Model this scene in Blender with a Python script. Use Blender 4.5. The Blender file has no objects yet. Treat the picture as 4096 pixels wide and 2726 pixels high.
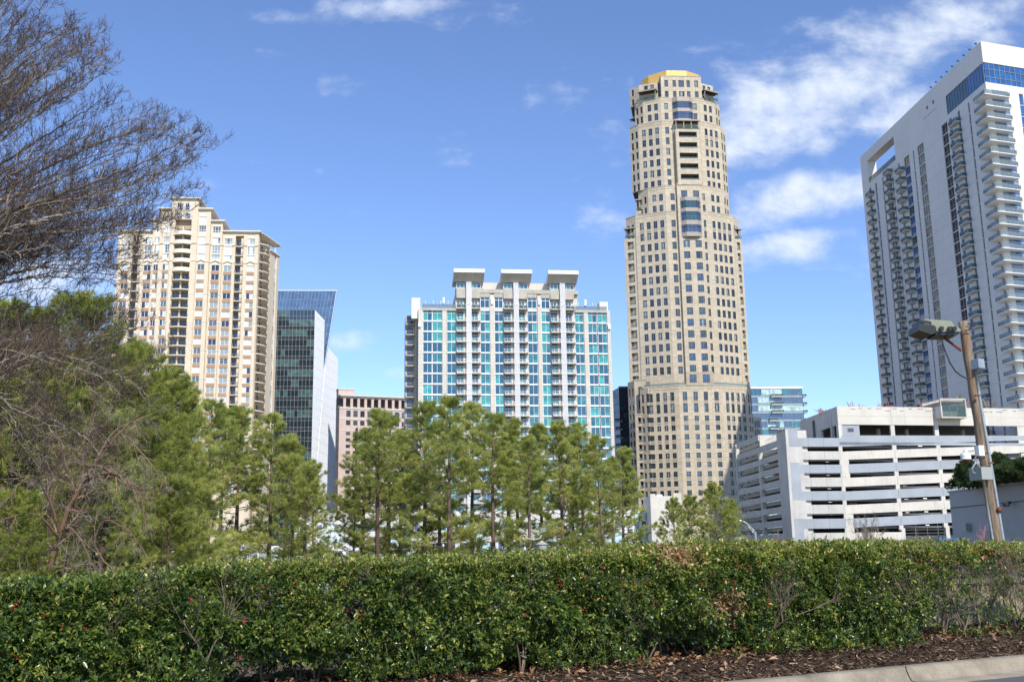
import bpy, math, random
import numpy as np
random.seed(7); RNG = np.random.default_rng(7)
PI = math.pi; sin = math.sin; cos = math.cos; rad = math.radians
SC = bpy.context.scene; COL = SC.collection

# ---------------------------------------------------------------- camera
PITCH, ROLL = rad(11.8), rad(0.85)
_F = np.array([0, cos(PITCH), sin(PITCH)]); _u0 = np.array([0, -sin(PITCH), cos(PITCH)]); _r0 = np.array([1., 0, 0])
_R = cos(ROLL)*_r0 - sin(ROLL)*_u0; _U = sin(ROLL)*_r0 + cos(ROLL)*_u0
from mathutils import Matrix, Vector
cd = bpy.data.cameras.new('camera'); cam = bpy.data.objects.new('camera', cd); COL.objects.link(cam)
cd.sensor_width = 36; cd.lens = 36.914; cd.clip_start = 0.1; cd.clip_end = 5000
mw = Matrix(((_R[0], _U[0], -_F[0], 0), (_R[1], _U[1], -_F[1], 0), (_R[2], _U[2], -_F[2], 1.6), (0, 0, 0, 1)))
cam.matrix_world = mw
SC.camera = cam

# ---------------------------------------------------------------- light
SUN_AZ, SUN_EL = 158.0, 41.0
sd = bpy.data.lights.new('sun', 'SUN'); sd.energy = 3.8; sd.angle = rad(0.53); sd.color = (1.0, 0.93, 0.82)
sun = bpy.data.objects.new('sun', sd); COL.objects.link(sun)
sv = Vector((sin(rad(SUN_AZ))*cos(rad(SUN_EL)), cos(rad(SUN_AZ))*cos(rad(SUN_EL)), sin(rad(SUN_EL))))
sun.rotation_euler = sv.to_track_quat('Z', 'Y').to_euler()
sun.location = sv*50
W = bpy.data.worlds.new('World'); SC.world = W; W.use_nodes = True
SC.view_settings.view_transform = 'Standard'; SC.view_settings.look = 'None'
SC.view_settings.exposure = 0.36; SC.view_settings.gamma = 1
SKY_STRENGTH = 0.15

class NT:
    def __init__(s, nt): s.nt = nt; s.n = nt.nodes; s.l = nt.links
    def new(s, t, **k):
        x = s.n.new(t)
        for a, b in k.items(): setattr(x, a, b)
        return x
    def link(s, a, b): s.l.new(a, b)
    def inp(s, sock, v):
        if hasattr(v, 'is_output') or isinstance(v, bpy.types.NodeSocket): s.l.new(v, sock)
        else: sock.default_value = v
    def math(s, op, a, b=0.0, c=None, clamp=False):
        x = s.new('ShaderNodeMath', operation=op, use_clamp=clamp)
        s.inp(x.inputs[0], a); s.inp(x.inputs[1], b)
        if c is not None: s.inp(x.inputs[2], c)
        return x.outputs[0]
    def noise(s, vec, scale, detail=4, rough=.55, dist=0.):
        x = s.new('ShaderNodeTexNoise'); s.inp(x.inputs['Vector'], vec)
        x.inputs['Scale'].default_value = scale; x.inputs['Detail'].default_value = detail
        x.inputs['Roughness'].default_value = rough; x.inputs['Distortion'].default_value = dist
        return x.outputs['Fac']
    def ramp(s, fac, stops, interp='LINEAR'):
        x = s.new('ShaderNodeValToRGB'); s.inp(x.inputs['Fac'], fac); cr = x.color_ramp; cr.interpolation = interp
        while len(cr.elements) < len(stops): cr.elements.new(.5)
        for e, (p, c) in zip(cr.elements, stops):
            e.position = p; e.color = (*c, 1) if len(c) == 3 else c
        return x.outputs['Color']
    def mix(s, fac, a, b, mode='MIX'):
        x = s.new('ShaderNodeMix', data_type='RGBA', blend_type=mode)
        s.inp(x.inputs[0], fac)
        s.inp(x.inputs[6], (*a, 1) if isinstance(a, tuple) and len(a) == 3 else a)
        s.inp(x.inputs[7], (*b, 1) if isinstance(b, tuple) and len(b) == 3 else b)
        return x.outputs[2]
    def maprange(s, v, a, b, c=0., d=1., smooth=False):
        x = s.new('ShaderNodeMapRange'); x.interpolation_type = 'SMOOTHSTEP' if smooth else 'LINEAR'
        s.inp(x.inputs[0], v); x.inputs[1].default_value = a; x.inputs[2].default_value = b
        x.inputs[3].default_value = c; x.inputs[4].default_value = d
        return x.outputs[0]

def build_world():
    t = NT(W.node_tree); t.n.clear()
    out = t.new('ShaderNodeOutputWorld')
    sky = t.new('ShaderNodeTexSky', sky_type='NISHITA'); sky.sun_disc = False
    sky.sun_elevation = rad(SUN_EL); sky.sun_rotation = rad(SUN_AZ)
    sky.air_density = 1.0; sky.dust_density = 0.0; sky.ozone_density = 4.0; sky.altitude = 1500
    b1 = t.new('ShaderNodeBackground'); b1.inputs['Strength'].default_value = SKY_STRENGTH
    t.link(t.mix(1.0, sky.outputs[0], (1.02, 1.02, 1.13), 'MULTIPLY'), b1.inputs['Color'])
    tc = t.new('ShaderNodeTexCoord'); sep = t.new('ShaderNodeSeparateXYZ'); t.link(tc.outputs['Generated'], sep.inputs[0])
    x, y, z = sep.outputs
    yy = t.math('MAXIMUM', y, 0.02)
    X = t.math('DIVIDE', x, yy); Z = t.math('DIVIDE', z, yy)
    blobs = [(0.285,0.456,0.140,0.046,0.42,1.10),(0.394,0.509,0.130,0.045,0.39,1.00),(0.303,0.351,0.101,0.026,0.17,1.05),(0.282,0.303,0.080,0.016,0.15,0.95),
      (0.103,0.431,0.039,0.035,0.44,0.45),(0.097,0.317,0.033,0.028,0.35,0.34),(0.498,0.539,0.096,0.035,0.44,0.90),(-0.091,0.569,0.086,0.014,0.08,0.70),
      (-0.234,0.556,0.031,0.011,-0.02,0.6),(-0.146,0.214,0.027,0.013,0.16,0.45),(-0.111,0.180,0.022,0.009,-0.02,0.45),(-0.467,0.277,0.10,0.04,-0.02,0.85),
      (0.231,0.410,0.084,0.028,0.08,0.95),(0.320,0.412,0.046,0.013,0.17,0.60),(0.425,0.448,0.080,0.028,0.35,0.85)]
    tot = None
    for cx, cz, a, b, an, w in blobs:
        dx = t.math('SUBTRACT', X, cx); dz = t.math('SUBTRACT', Z, cz)
        p = t.math('ADD', t.math('MULTIPLY', dx, cos(an)/a), t.math('MULTIPLY', dz, sin(an)/a))
        q = t.math('ADD', t.math('MULTIPLY', dx, -sin(an)/b), t.math('MULTIPLY', dz, cos(an)/b))
        r2 = t.math('ADD', t.math('MULTIPLY', p, p), t.math('MULTIPLY', q, q))
        g = t.math('MULTIPLY', t.math('EXPONENT', t.math('MULTIPLY', r2, -0.8)), w)
        tot = g if tot is None else t.math('MAXIMUM', tot, g)
    comb = t.new('ShaderNodeCombineXYZ'); t.link(X, comb.inputs[0]); t.link(t.math('MULTIPLY', Z, 1.9), comb.inputs[1])
    n1 = t.noise(comb.outputs[0], 9, 9, .58, .25)
    comb2 = t.new('ShaderNodeCombineXYZ'); t.link(X, comb2.inputs[0]); t.link(Z, comb2.inputs[1]); comb2.inputs[2].default_value = 3.3
    n2 = t.noise(comb2.outputs[0], 30, 6, .6, .2)
    d = t.math('ADD', t.math('MULTIPLY', n1, 1.9), t.math('MULTIPLY', n2, .45))
    d = t.math('ADD', d, t.math('MULTIPLY', tot, .72))
    dens = t.maprange(d, 1.34, 2.12, 0, 1, True)
    hz = t.maprange(y, 0.0, .15)
    dens = t.math('MULTIPLY', t.math('MULTIPLY', dens, hz), .86)
    b2 = t.new('ShaderNodeBackground'); b2.inputs['Strength'].default_value = 1.0
    cc = t.mix(t.maprange(n2, .3, .7), (.60, .68, .82), (.80, .85, .92)); t.link(cc, b2.inputs['Color'])
    mx = t.new('ShaderNodeMixShader'); t.link(dens, mx.inputs[0]); t.link(b1.outputs[0], mx.inputs[1]); t.link(b2.outputs[0], mx.inputs[2])
    t.link(mx.outputs[0], out.inputs['Surface'])
build_world()

# ---------------------------------------------------------------- materials
MATS = {}
def new_mat(name):
    m = bpy.data.materials.new(name); m.use_nodes = True
    t = NT(m.node_tree); p = t.n['Principled BSDF']; MATS[name] = m
    return m, t, p
def plain(name, col, rough=.7, metal=0., var=.12, scale=.6, spec=.4, coord='Object', streak=0., bump=0., fine=0.):
    """base colour with broad wear, optional vertical rain streaks and fine grain"""
    m, t, p = new_mat(name)
    tc = t.new('ShaderNodeTexCoord'); v = tc.outputs[coord]
    n = t.noise(v, scale, 5, .6)
    lo = tuple(c*(1-var) for c in col); hi = tuple(min(1, c*(1+var)) for c in col)
    c = t.ramp(n, [(.3, lo), (.7, hi)])
    if streak:
        mp = t.new('ShaderNodeMapping'); mp.inputs['Scale'].default_value = (1, 1, .08); t.link(v, mp.inputs[0])
        s = t.noise(mp.outputs[0], 1.6, 5, .65)
        c = t.mix(t.maprange(s, .5, .78, 0, streak), c, tuple(x*.45 for x in col))
    if fine:
        f = t.noise(v, 60, 3, .6)
        c = t.mix(fine, c, t.ramp(f, [(.3, lo), (.7, hi)]), 'OVERLAY')
    t.link(c, p.inputs['Base Color'])
    p.inputs['Roughness'].default_value = rough; p.inputs['Metallic'].default_value = metal
    p.inputs['Specular IOR Level'].default_value = spec
    if bump:
        b = t.new('ShaderNodeBump'); b.inputs['Strength'].default_value = bump; b.inputs['Distance'].default_value = .03
        t.link(t.noise(v, 25, 4, .6), b.inputs['Height']); t.link(b.outputs[0], p.inputs['Normal'])
    return m
def blocks(name, col, mortar, bw=1.6, bh=.74, rough=.75, var=.13, msize=.035):
    """stone cladding panels with joints, laid out in metres along the wall"""
    m, t, p = new_mat(name)
    uv = t.new('ShaderNodeUVMap'); uv.uv_map = 'UVMap'
    br = t.new('ShaderNodeTexBrick'); br.offset = .0; br.inputs['Scale'].default_value = 1.
    br.inputs['Brick Width'].default_value = bw; br.inputs['Row Height'].default_value = bh
    br.inputs['Mortar Size'].default_value = msize; br.inputs['Mortar Smooth'].default_value = .3
    t.link(uv.outputs[0], br.inputs['Vector'])
    br.inputs['Color1'].default_value = (*[c*(1-var) for c in col], 1); br.inputs['Color2'].default_value = (*[min(1, c*(1+var)) for c in col], 1)
    br.inputs['Mortar'].default_value = (*mortar, 1)
    tc = t.new('ShaderNodeTexCoord'); n = t.noise(tc.outputs['Object'], .12, 5, .6)
    c = t.mix(t.maprange(n, .35, .7, 0, .45), br.outputs['Color'], tuple(x*.72 for x in col))
    t.link(c, p.inputs['Base Color']); p.inputs['Roughness'].default_value = rough; p.inputs['Specular IOR Level'].default_value = .35
    return m
def glass(name, col, rough=.04, spec=.7, ior=1.8, wob=.0, var=.35, scale=.5):
    """reflective window: dim room colour or painted sky tint under a glossy pane"""
    m, t, p = new_mat(name)
    tc = t.new('ShaderNodeTexCoord')
    n = t.noise(tc.outputs['Object'], scale, 3, .6)
    c = t.ramp(n, [(.3, tuple(x*(1-var) for x in col)), (.7, tuple(min(1, x*(1+var)) for x in col))])
    t.link(c, p.inputs['Base Color'])
    p.inputs['Roughness'].default_value = rough; p.inputs['IOR'].default_value = ior; p.inputs['Specular IOR Level'].default_value = spec
    if wob:
        b = t.new('ShaderNodeBump'); b.inputs['Strength'].default_value = wob; b.inputs['Distance'].default_value = .2
        t.link(t.noise(tc.outputs['Object'], .7, 2, .5), b.inputs['Height']); t.link(b.outputs[0], p.inputs['Normal'])
    return m
def clear(name, col, alpha=.5):
    m, t, p = new_mat(name)
    t.n.remove(p); out = t.n['Material Output']
    tr = t.new('ShaderNodeBsdfTransparent'); gl = t.new('ShaderNodeBsdfPrincipled')
    gl.inputs['Base Color'].default_value = (*col, 1); gl.inputs['Roughness'].default_value = .06
    tr.inputs['Color'].default_value = (*[min(1, .6+c*.6) for c in col], 1)
    mx = t.new('ShaderNodeMixShader'); mx.inputs[0].default_value = alpha
    t.link(tr.outputs[0], mx.inputs[1]); t.link(gl.outputs[0], mx.inputs[2]); t.link(mx.outputs[0], out.inputs['Surface'])
    return m
def emit(name, col, s):
    m, t, p = new_mat(name); p.inputs['Emission Color'].default_value = (*col, 1); p.inputs['Emission Strength'].default_value = s
    p.inputs['Base Color'].default_value = (*col, 1)
    return m

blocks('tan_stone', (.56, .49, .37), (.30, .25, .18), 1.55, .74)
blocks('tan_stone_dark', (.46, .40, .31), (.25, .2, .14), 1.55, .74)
plain('louvre', (.33, .30, .25), .6, var=.1, scale=3)
plain('tan_metal', (.36, .31, .26), .45, var=.08)
plain('bronze', (.055, .05, .045), .45, metal=.3)
plain('gold', (.72, .48, .14), .4, metal=.1, var=.18, scale=1.2)
plain('cream_stucco', (.67, .58, .44), .8, var=.07, scale=.3, streak=.08)
plain('cream_trim', (.74, .67, .54), .75, var=.05)
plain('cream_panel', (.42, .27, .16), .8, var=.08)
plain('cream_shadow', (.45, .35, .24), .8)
plain('white_paint', (.78, .77, .74), .6, var=.05, scale=.25, streak=.12)
plain('white_wall', (.66, .65, .62), .7, var=.06, scale=.12, streak=.14)
plain('white_frame', (.80, .80, .80), .5, var=.03)
plain('rt_wall', (.72, .70, .665), .7, var=.05, scale=.08, streak=.22)
plain('concrete', (.46, .44, .39), .85, var=.13, scale=.5, streak=.35, fine=.25)
plain('concrete_light', (.60, .57, .50), .85, var=.10, scale=.3, streak=.25)
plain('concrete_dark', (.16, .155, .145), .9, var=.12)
plain('garage_white', (.61, .58, .51), .8, var=.09, scale=.3, streak=.30)
plain('garage_blue', (.35, .385, .42), .8, var=.10, scale=.25, streak=.15)
plain('garage_grey', (.52, .51, .47), .85, var=.12, scale=.3, streak=.28)
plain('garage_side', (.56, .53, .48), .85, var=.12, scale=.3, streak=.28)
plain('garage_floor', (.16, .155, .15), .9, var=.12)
plain('granite_pink', (.58, .46, .41), .75, var=.08)
plain('granite_trim', (.62, .59, .53), .75, var=.06)
plain('dark_steel', (.035, .035, .04), .5)
plain('grey_steel', (.30, .31, .32), .45, metal=.3)
plain('rail_grey', (.33, .34, .34), .5, metal=.2)
plain('grey_stucco', (.42, .41, .395), .9, var=.06, scale=.15, streak=.08)
plain('brown_screen', (.030, .020, .022), .6)
glass('glass_night', (.02, .028, .05), ior=1.7)
glass('glass_blue', (.05, .08, .14), ior=1.9)
glass('glass_slate', (.10, .14, .17), ior=1.6)
glass('glass_green', (.035, .085, .09), ior=1.8, wob=.06)
glass('curtain_white', (.62, .66, .66), rough=.25, ior=1.45, var=.12)
glass('curtain_grey', (.30, .36, .37), rough=.15, ior=1.5, var=.2)
glass('teal_bright', (.065, .33, .31), ior=1.6, var=.45, scale=.9)
glass('teal_mid', (.035, .18, .20), ior=1.7, var=.6, scale=.9)
glass('teal_deep', (.012, .075, .11), ior=1.8, var=.5, scale=.35)
glass('tower_glass', (.012, .028, .036), ior=1.75, wob=.05)
glass('tower_glass_lit', (.07, .135, .125), ior=1.6, var=.5)
glass('spandrel_glass', (.03, .04, .05), ior=1.6)
glass('sky_glass', (.06, .12, .22), ior=1.8, rough=.05)
glass('pale_glass', (.14, .24, .36), ior=1.9, rough=.12, var=.1)
plain('fin_silver', (.72, .75, .78), .4, var=.04)
glass('rt_glass', (.015, .10, .30), ior=1.9, wob=.04)
glass('rt_glass_dark', (.015, .05, .055), ior=1.9, wob=.10)
glass('rt_glass_pale', (.10, .17, .19), ior=1.9, wob=.06)  # lighter base tone stands for reflected sky
glass('podium_blue', (.07, .12, .30), ior=1.5)
glass('podium_pale', (.45, .62, .62), ior=1.5, rough=.1)
clear('rail_glass', (.10, .17, .16), .42)
clear('rail_glass_pale', (.26, .33, .35), .42)
emit('tube_light', (1, .95, .8), 2.5)

# ---------------------------------------------------------------- mesh helpers
class Fr:
    """vertical facade frame: u runs along azimuth az (degrees, clockwise from +Y), n points out of the wall, z is up"""
    def __init__(s, x, y, az):
        a = rad(az); s.x, s.y, s.az = x, y, az
        s.d = (sin(a), cos(a)); s.n = (s.d[1], -s.d[0])
    def P(s, u, n, z): return (s.x+u*s.d[0]+n*s.n[0], s.y+u*s.d[1]+n*s.n[1], z)
    def at(s, u, az, n=0.):
        p = s.P(u, n, 0); return Fr(p[0], p[1], az)
    def rot(s): return math.atan2(s.d[1], s.d[0])
LOC = Fr(0, 0, 90)
BOXF = ((0, 1, 5, 4), (1, 2, 6, 5), (2, 3, 7, 6), (3, 0, 4, 7), (4, 5, 6, 7), (3, 2, 1, 0))

class MB:
    def __init__(s): s.v = []; s.f = []; s.m = []; s.uv = []; s.mats = []
    def mark(s): s.marks = getattr(s, 'marks', []); s.marks.append(len(s.f))
    def mi(s, name):
        if name not in s.mats: s.mats.append(name)
        return s.mats.index(name)
    def face(s, pts, mat, uvs=None):
        b = len(s.v); s.v.extend(pts); s.f.append(tuple(range(b, b+len(pts)))); s.m.append(s.mi(mat))
        s.uv.extend(uvs if uvs else [(p[0], p[2]) for p in pts])
    def box(s, fr, u0, u1, n0, n1, z0, z1, mat, sh=0., uz=0., skip=''):
        """box in a facade frame; sh = slope (z per metre of u)"""
        P = fr.P; c = [(u0, n1), (u1, n1), (u1, n0), (u0, n0)]
        lo = [P(u, n, z0+sh*u) for u, n in c]; hi = [P(u, n, z1+sh*u) for u, n in c]
        V = lo+hi; b = len(s.v); s.v.extend(V); k = s.mi(mat)
        for i, f in enumerate(BOXF):
            if (i == 5 and 'b' in skip) or (i == 2 and 'k' in skip) or (i == 4 and 't' in skip): continue
            s.f.append(tuple(b+j for j in f)); s.m.append(k)
            for j in f:
                u, n = c[j % 4]; z = z0 if j < 4 else z1
                s.uv.append((u if i in (0, 2) else n, z) if i < 4 else (u, n))
    def prism(s, pts, z0, z1, mat, top=None):
        """vertical prism over a plan polygon"""
        k = len(pts); run = 0.
        for i in range(k):
            a, b = pts[i], pts[(i+1) % k]; L = math.hypot(b[0]-a[0], b[1]-a[1])
            s.face([(a[0], a[1], z0), (b[0], b[1], z0), (b[0], b[1], z1), (a[0], a[1], z1)], mat, [(run, z0), (run+L, z0), (run+L, z1), (run, z1)])
            run += L
        s.face([(p[0], p[1], z1) for p in pts], top or mat)
        s.face([(p[0], p[1], z0) for p in reversed(pts)], top or mat)
    def tube(s, pts, radii, mat, n=8, cap=True):
        pts = [Vector(p) for p in pts]
        if not hasattr(radii, '__len__'): radii = [radii]*len(pts)
        rings = []; up = Vector((0, 0, 1)); prev = None
        for i, p in enumerate(pts):
            d = (pts[min(i+1, len(pts)-1)]-pts[max(i-1, 0)]).normalized()
            if prev is None: a = d.cross(up if abs(d.z) < .95 else Vector((1, 0, 0))).normalized()
            else: a = (prev-d*prev.dot(d)).normalized()
            prev = a; b = d.cross(a)
            base = len(s.v)
            for j in range(n):
                t = 2*PI*j/n; s.v.append(tuple(p+(a*cos(t)+b*sin(t))*radii[i]))
            rings.append(base)
        k = s.mi(mat)
        for i in range(len(rings)-1):
            for j in range(n):
                q = (rings[i]+j, rings[i]+(j+1) % n, rings[i+1]+(j+1) % n, rings[i+1]+j)
                s.f.append(q); s.m.append(k); s.uv.extend([(j/n, i), ((j+1)/n, i), ((j+1)/n, i+1), (j/n, i+1)])
        if cap:
            for r in (rings[0], rings[-1]):
                s.f.append(tuple(r+j for j in range(n))); s.m.append(k); s.uv.extend([(0, 0)]*n)
    def rev(s, prof, mat, c=(0, 0, 0), n=20, axis=None):
        """lathe: profile of (r, z)"""
        base = len(s.v); k = s.mi(mat)
        M3 = Matrix.Identity(3) if axis is None else Vector((0, 0, 1)).rotation_difference(Vector(axis)).to_matrix()
        for r, z in prof:
            for j in range(n):
                t = 2*PI*j/n; s.v.append(tuple(Vector(c)+M3 @ Vector((r*cos(t), r*sin(t), z))))
        for i in range(len(prof)-1):
            for j in range(n):
                s.f.append((base+i*n+j, base+i*n+(j+1) % n, base+(i+1)*n+(j+1) % n, base+(i+1)*n+j)); s.m.append(k); s.uv.extend([(0, 0)]*4)
    def add(s, o, M4):
        b = len(s.v); A = np.array(M4); V = np.array(o.v)
        V = V @ A[:3, :3].T+A[:3, 3]
        s.v.extend(map(tuple, V)); km = [s.mi(n) for n in o.mats]
        s.f.extend(tuple(b+j for j in f) for f in o.f); s.m.extend(km[i] for i in o.m); s.uv.extend(o.uv)
    def mesh(s, name):
        me = bpy.data.meshes.new(name); me.from_pydata(s.v, [], s.f)
        for n in s.mats: me.materials.append(MATS[n])
        me.polygons.foreach_set('material_index', s.m)
        uv = me.uv_layers.new(name='UVMap'); uv.data.foreach_set('uv', np.array(s.uv, dtype=np.float32).ravel())
        me.update(); return me
    def build(s, name, parent=None, smooth=False):
        if getattr(s, 'marks', None):
            mk = sorted(set([0]+s.marks+[len(s.f)])); lo = np.cumsum([0]+[len(f) for f in s.f]); o = None
            for a, b in zip(mk[:-1], mk[1:]):
                q = MB(); q.mats = list(s.mats); ids = sorted({i for f in s.f[a:b] for i in f}); mp = {v: i for i, v in enumerate(ids)}
                q.v = [s.v[i] for i in ids]; q.f = [tuple(mp[i] for i in f) for f in s.f[a:b]]; q.m = s.m[a:b]; q.uv = s.uv[lo[a]:lo[b]]
                used = sorted(set(q.m)); q.mats = [s.mats[i] for i in used]; q.m = [used.index(i) for i in q.m]
                o = q.build(name, parent, smooth)
            return o
        me = s.mesh(name)
        if smooth: me.polygons.foreach_set('use_smooth', [True]*len(me.polygons))
        o = bpy.data.objects.new(name, me); COL.objects.link(o)
        if parent is not None: o.parent = parent
        return o

def tag(o, label=None, cat=None, group=None, kind=None):
    if label: o['label'] = label
    if cat: o['category'] = cat
    if group: o['group'] = group
    if kind: o['kind'] = kind
    return o
def thing(name, label, cat, group=None, loc=(0, 0, 0)):
    o = bpy.data.objects.new(name, None); COL.objects.link(o); o.location = loc
    o.empty_display_size = .2
    return tag(o, label, cat, group)

class Pool:
    """repeated parts of one thing: the largest in view as objects of their own, the rest as one mesh"""
    def __init__(s, root, name, cap=100): s.root, s.name, s.cap = root, name, cap; s.items = []; s.cache = {}
    def put(s, fr, u, n, z, key, maker, size):
        p = fr.P(u, n, z)
        s.items.append((size/((p[0]**2+p[1]**2+p[2]**2)), key, p, fr.rot()))
        if key not in s.cache: s.cache[key] = [maker(), None]
    def done(s):
        s.items.sort(key=lambda i: -i[0]); rest = MB()
        for k, (w, key, p, r) in enumerate(s.items):
            mb, me = s.cache[key]
            if k < s.cap:
                if me is None: me = s.cache[key][1] = mb.mesh(s.name)
                o = bpy.data.objects.new(s.name, me); o.location = p; o.rotation_euler = (0, 0, r); o.parent = s.root; COL.objects.link(o)
            else:
                rest.add(mb, Matrix.Translation(p) @ Matrix.Rotation(r, 4, 'Z'))
        if rest.v:
            o = rest.build(s.name, s.root); o['kind'] = 'stuff'

def window(w, h, panes=(1,), rows=(1,), gl=('glass_blue',), frame='bronze', ft=.07, sill=None, var=0):
    """window: frame bars round panes of the given relative widths / heights; origin bottom left, outside = -Y"""
    def mk():
        b = MB(); R = random.Random(var*977+int(w*31)+int(h*57))
        sw, sh = sum(panes), sum(rows); x = 0.; xs = [0.]; zs = [0.]
        for p in panes: xs.append(xs[-1]+w*p/sw)
        for r in rows: zs.append(zs[-1]+h*r/sh)
        g = R.choice(gl)
        for i in range(len(panes)):
            gi = g if R.random() < .7 else R.choice(gl)
            for j in range(len(rows)):
                b.face([LOC.P(xs[i], -.04, zs[j]), LOC.P(xs[i+1], -.04, zs[j]), LOC.P(xs[i+1], -.04, zs[j+1]), LOC.P(xs[i], -.04, zs[j+1])], gi)
        for i, x in enumerate(xs):
            a = ft if 0 < i < len(xs)-1 else ft*1.3
            x0 = max(0, x-a/2) if i else 0; x1 = min(w, x+a/2) if i < len(xs)-1 else w
            if i == 0: x1 = a
            if i == len(xs)-1: x0 = w-a
            b.box(LOC, x0, x1, -.06, .03, 0, h, frame)
        for j, z in enumerate(zs):
            z0 = max(0, z-ft/2); z1 = min(h, z+ft/2)
            if j == 0: z0, z1 = 0, ft
            if j == len(zs)-1: z0, z1 = h-ft, h
            b.box(LOC, ft, w-ft, -.055, .02, z0, z1, frame)
        if sill: b.box(LOC, -.08, w+.08, .03, .16, -.14, 0, sill)
        return b
    return ('w', round(w, 2), round(h, 2), tuple(panes), tuple(rows), tuple(gl), frame, var, sill), mk

def balcony(w, dep, rail='bars', slab='concrete_light', th=.22, frame='bronze', gl='rail_glass', par=None, h=1.07, bow=0., post=1.3):
    """balcony: slab with railing, origin at the wall, slab top at z=0, reaches out along -Y"""
    def mk():
        b = MB(); N = 10 if bow else 1
        prof = []
        if bow:
            for i in range(N+1):
                t = i/N; prof.append((w*t, -(dep+bow*(1-(2*t-1)**2))))
        else: prof = [(0, -dep), (w, -dep)]
        out = [(0, 0)]+prof+[(w, 0)]
        b.prism([(x, y) for x, y in out], -th, 0, slab)
        edge = [(0, 0)]+prof+[(w, 0)]
        for (x0, y0), (x1, y1) in zip(edge[:-1], edge[1:]):
            L = math.hypot(x1-x0, y1-y0)
            if L < .05: continue
            az = math.degrees(math.atan2(x1-x0, y1-y0)); f = Fr(x0, y0, az)
            e = .04
            if par:
                b.box(f, 0, L, -.14, .0, 0, h, par); continue
            b.box(f, 0, L, -.07, -.01, h-.06, h, frame)
            if rail == 'glass':
                b.box(f, .02, L-.02, -.05, -.03, .08, h-.06, gl)
                k = max(1, int(L/post))
                for i in range(k+1):
                    x = e+(L-2*e)*i/k; b.box(f, x-.03, x+.03, -.075, -.005, 0, h-.06, frame)
            else:
                b.box(f, 0, L, -.06, -.02, .08, .13, frame)
                k = max(1, int(L/.22))
                for i in range(k+1):
                    x = L*i/k; b.box(f, x-.012, x+.012, -.055, -.025, 0, h-.06, frame)
        return b
    return ('b', w, dep, rail, slab, frame, gl, par, h, bow), mk

def grid(mb, fr, u0, u1, z0, z1, cols, rows, wall, t=.35, rec=.0, sp=None, wins=None, kind='w', make=None, inset=.22, zjoint=None, n0=0.):
    """a wall skin with real openings: piers, spandrels, and a window put in every opening"""
    xs = [u0]
    for a, b in cols: xs += [a, b]
    xs.append(u1)
    for i in range(0, len(xs), 2):
        if xs[i+1]-xs[i] > .02: mb.box(fr, xs[i], xs[i+1], n0-t, n0, z0, z1, wall)
    zs = [z0]
    for a, b in sorted(rows): zs += [a, b]
    zs.append(z1)
    for a, b in cols:
        for j in range(0, len(zs), 2):
            if zs[j+1]-zs[j] > .02: mb.box(fr, a, b, n0-t, n0-rec, zs[j], zs[j+1], sp if (sp and 0 < j < len(zs)-2) else wall)
        if wins is not None and make is not None:
            for za, zb in rows:
                key, mk = make(b-a, zb-za); wins.put(fr, a, n0-inset, za, key, mk, (b-a)*(zb-za))

# ================================================================ BUILDINGS
def pick(R, opts): return R.choice(opts)
def rowsfrom(top, step, n, h): return [(top-step*k-h, top-step*k) for k in range(n)]

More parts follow.
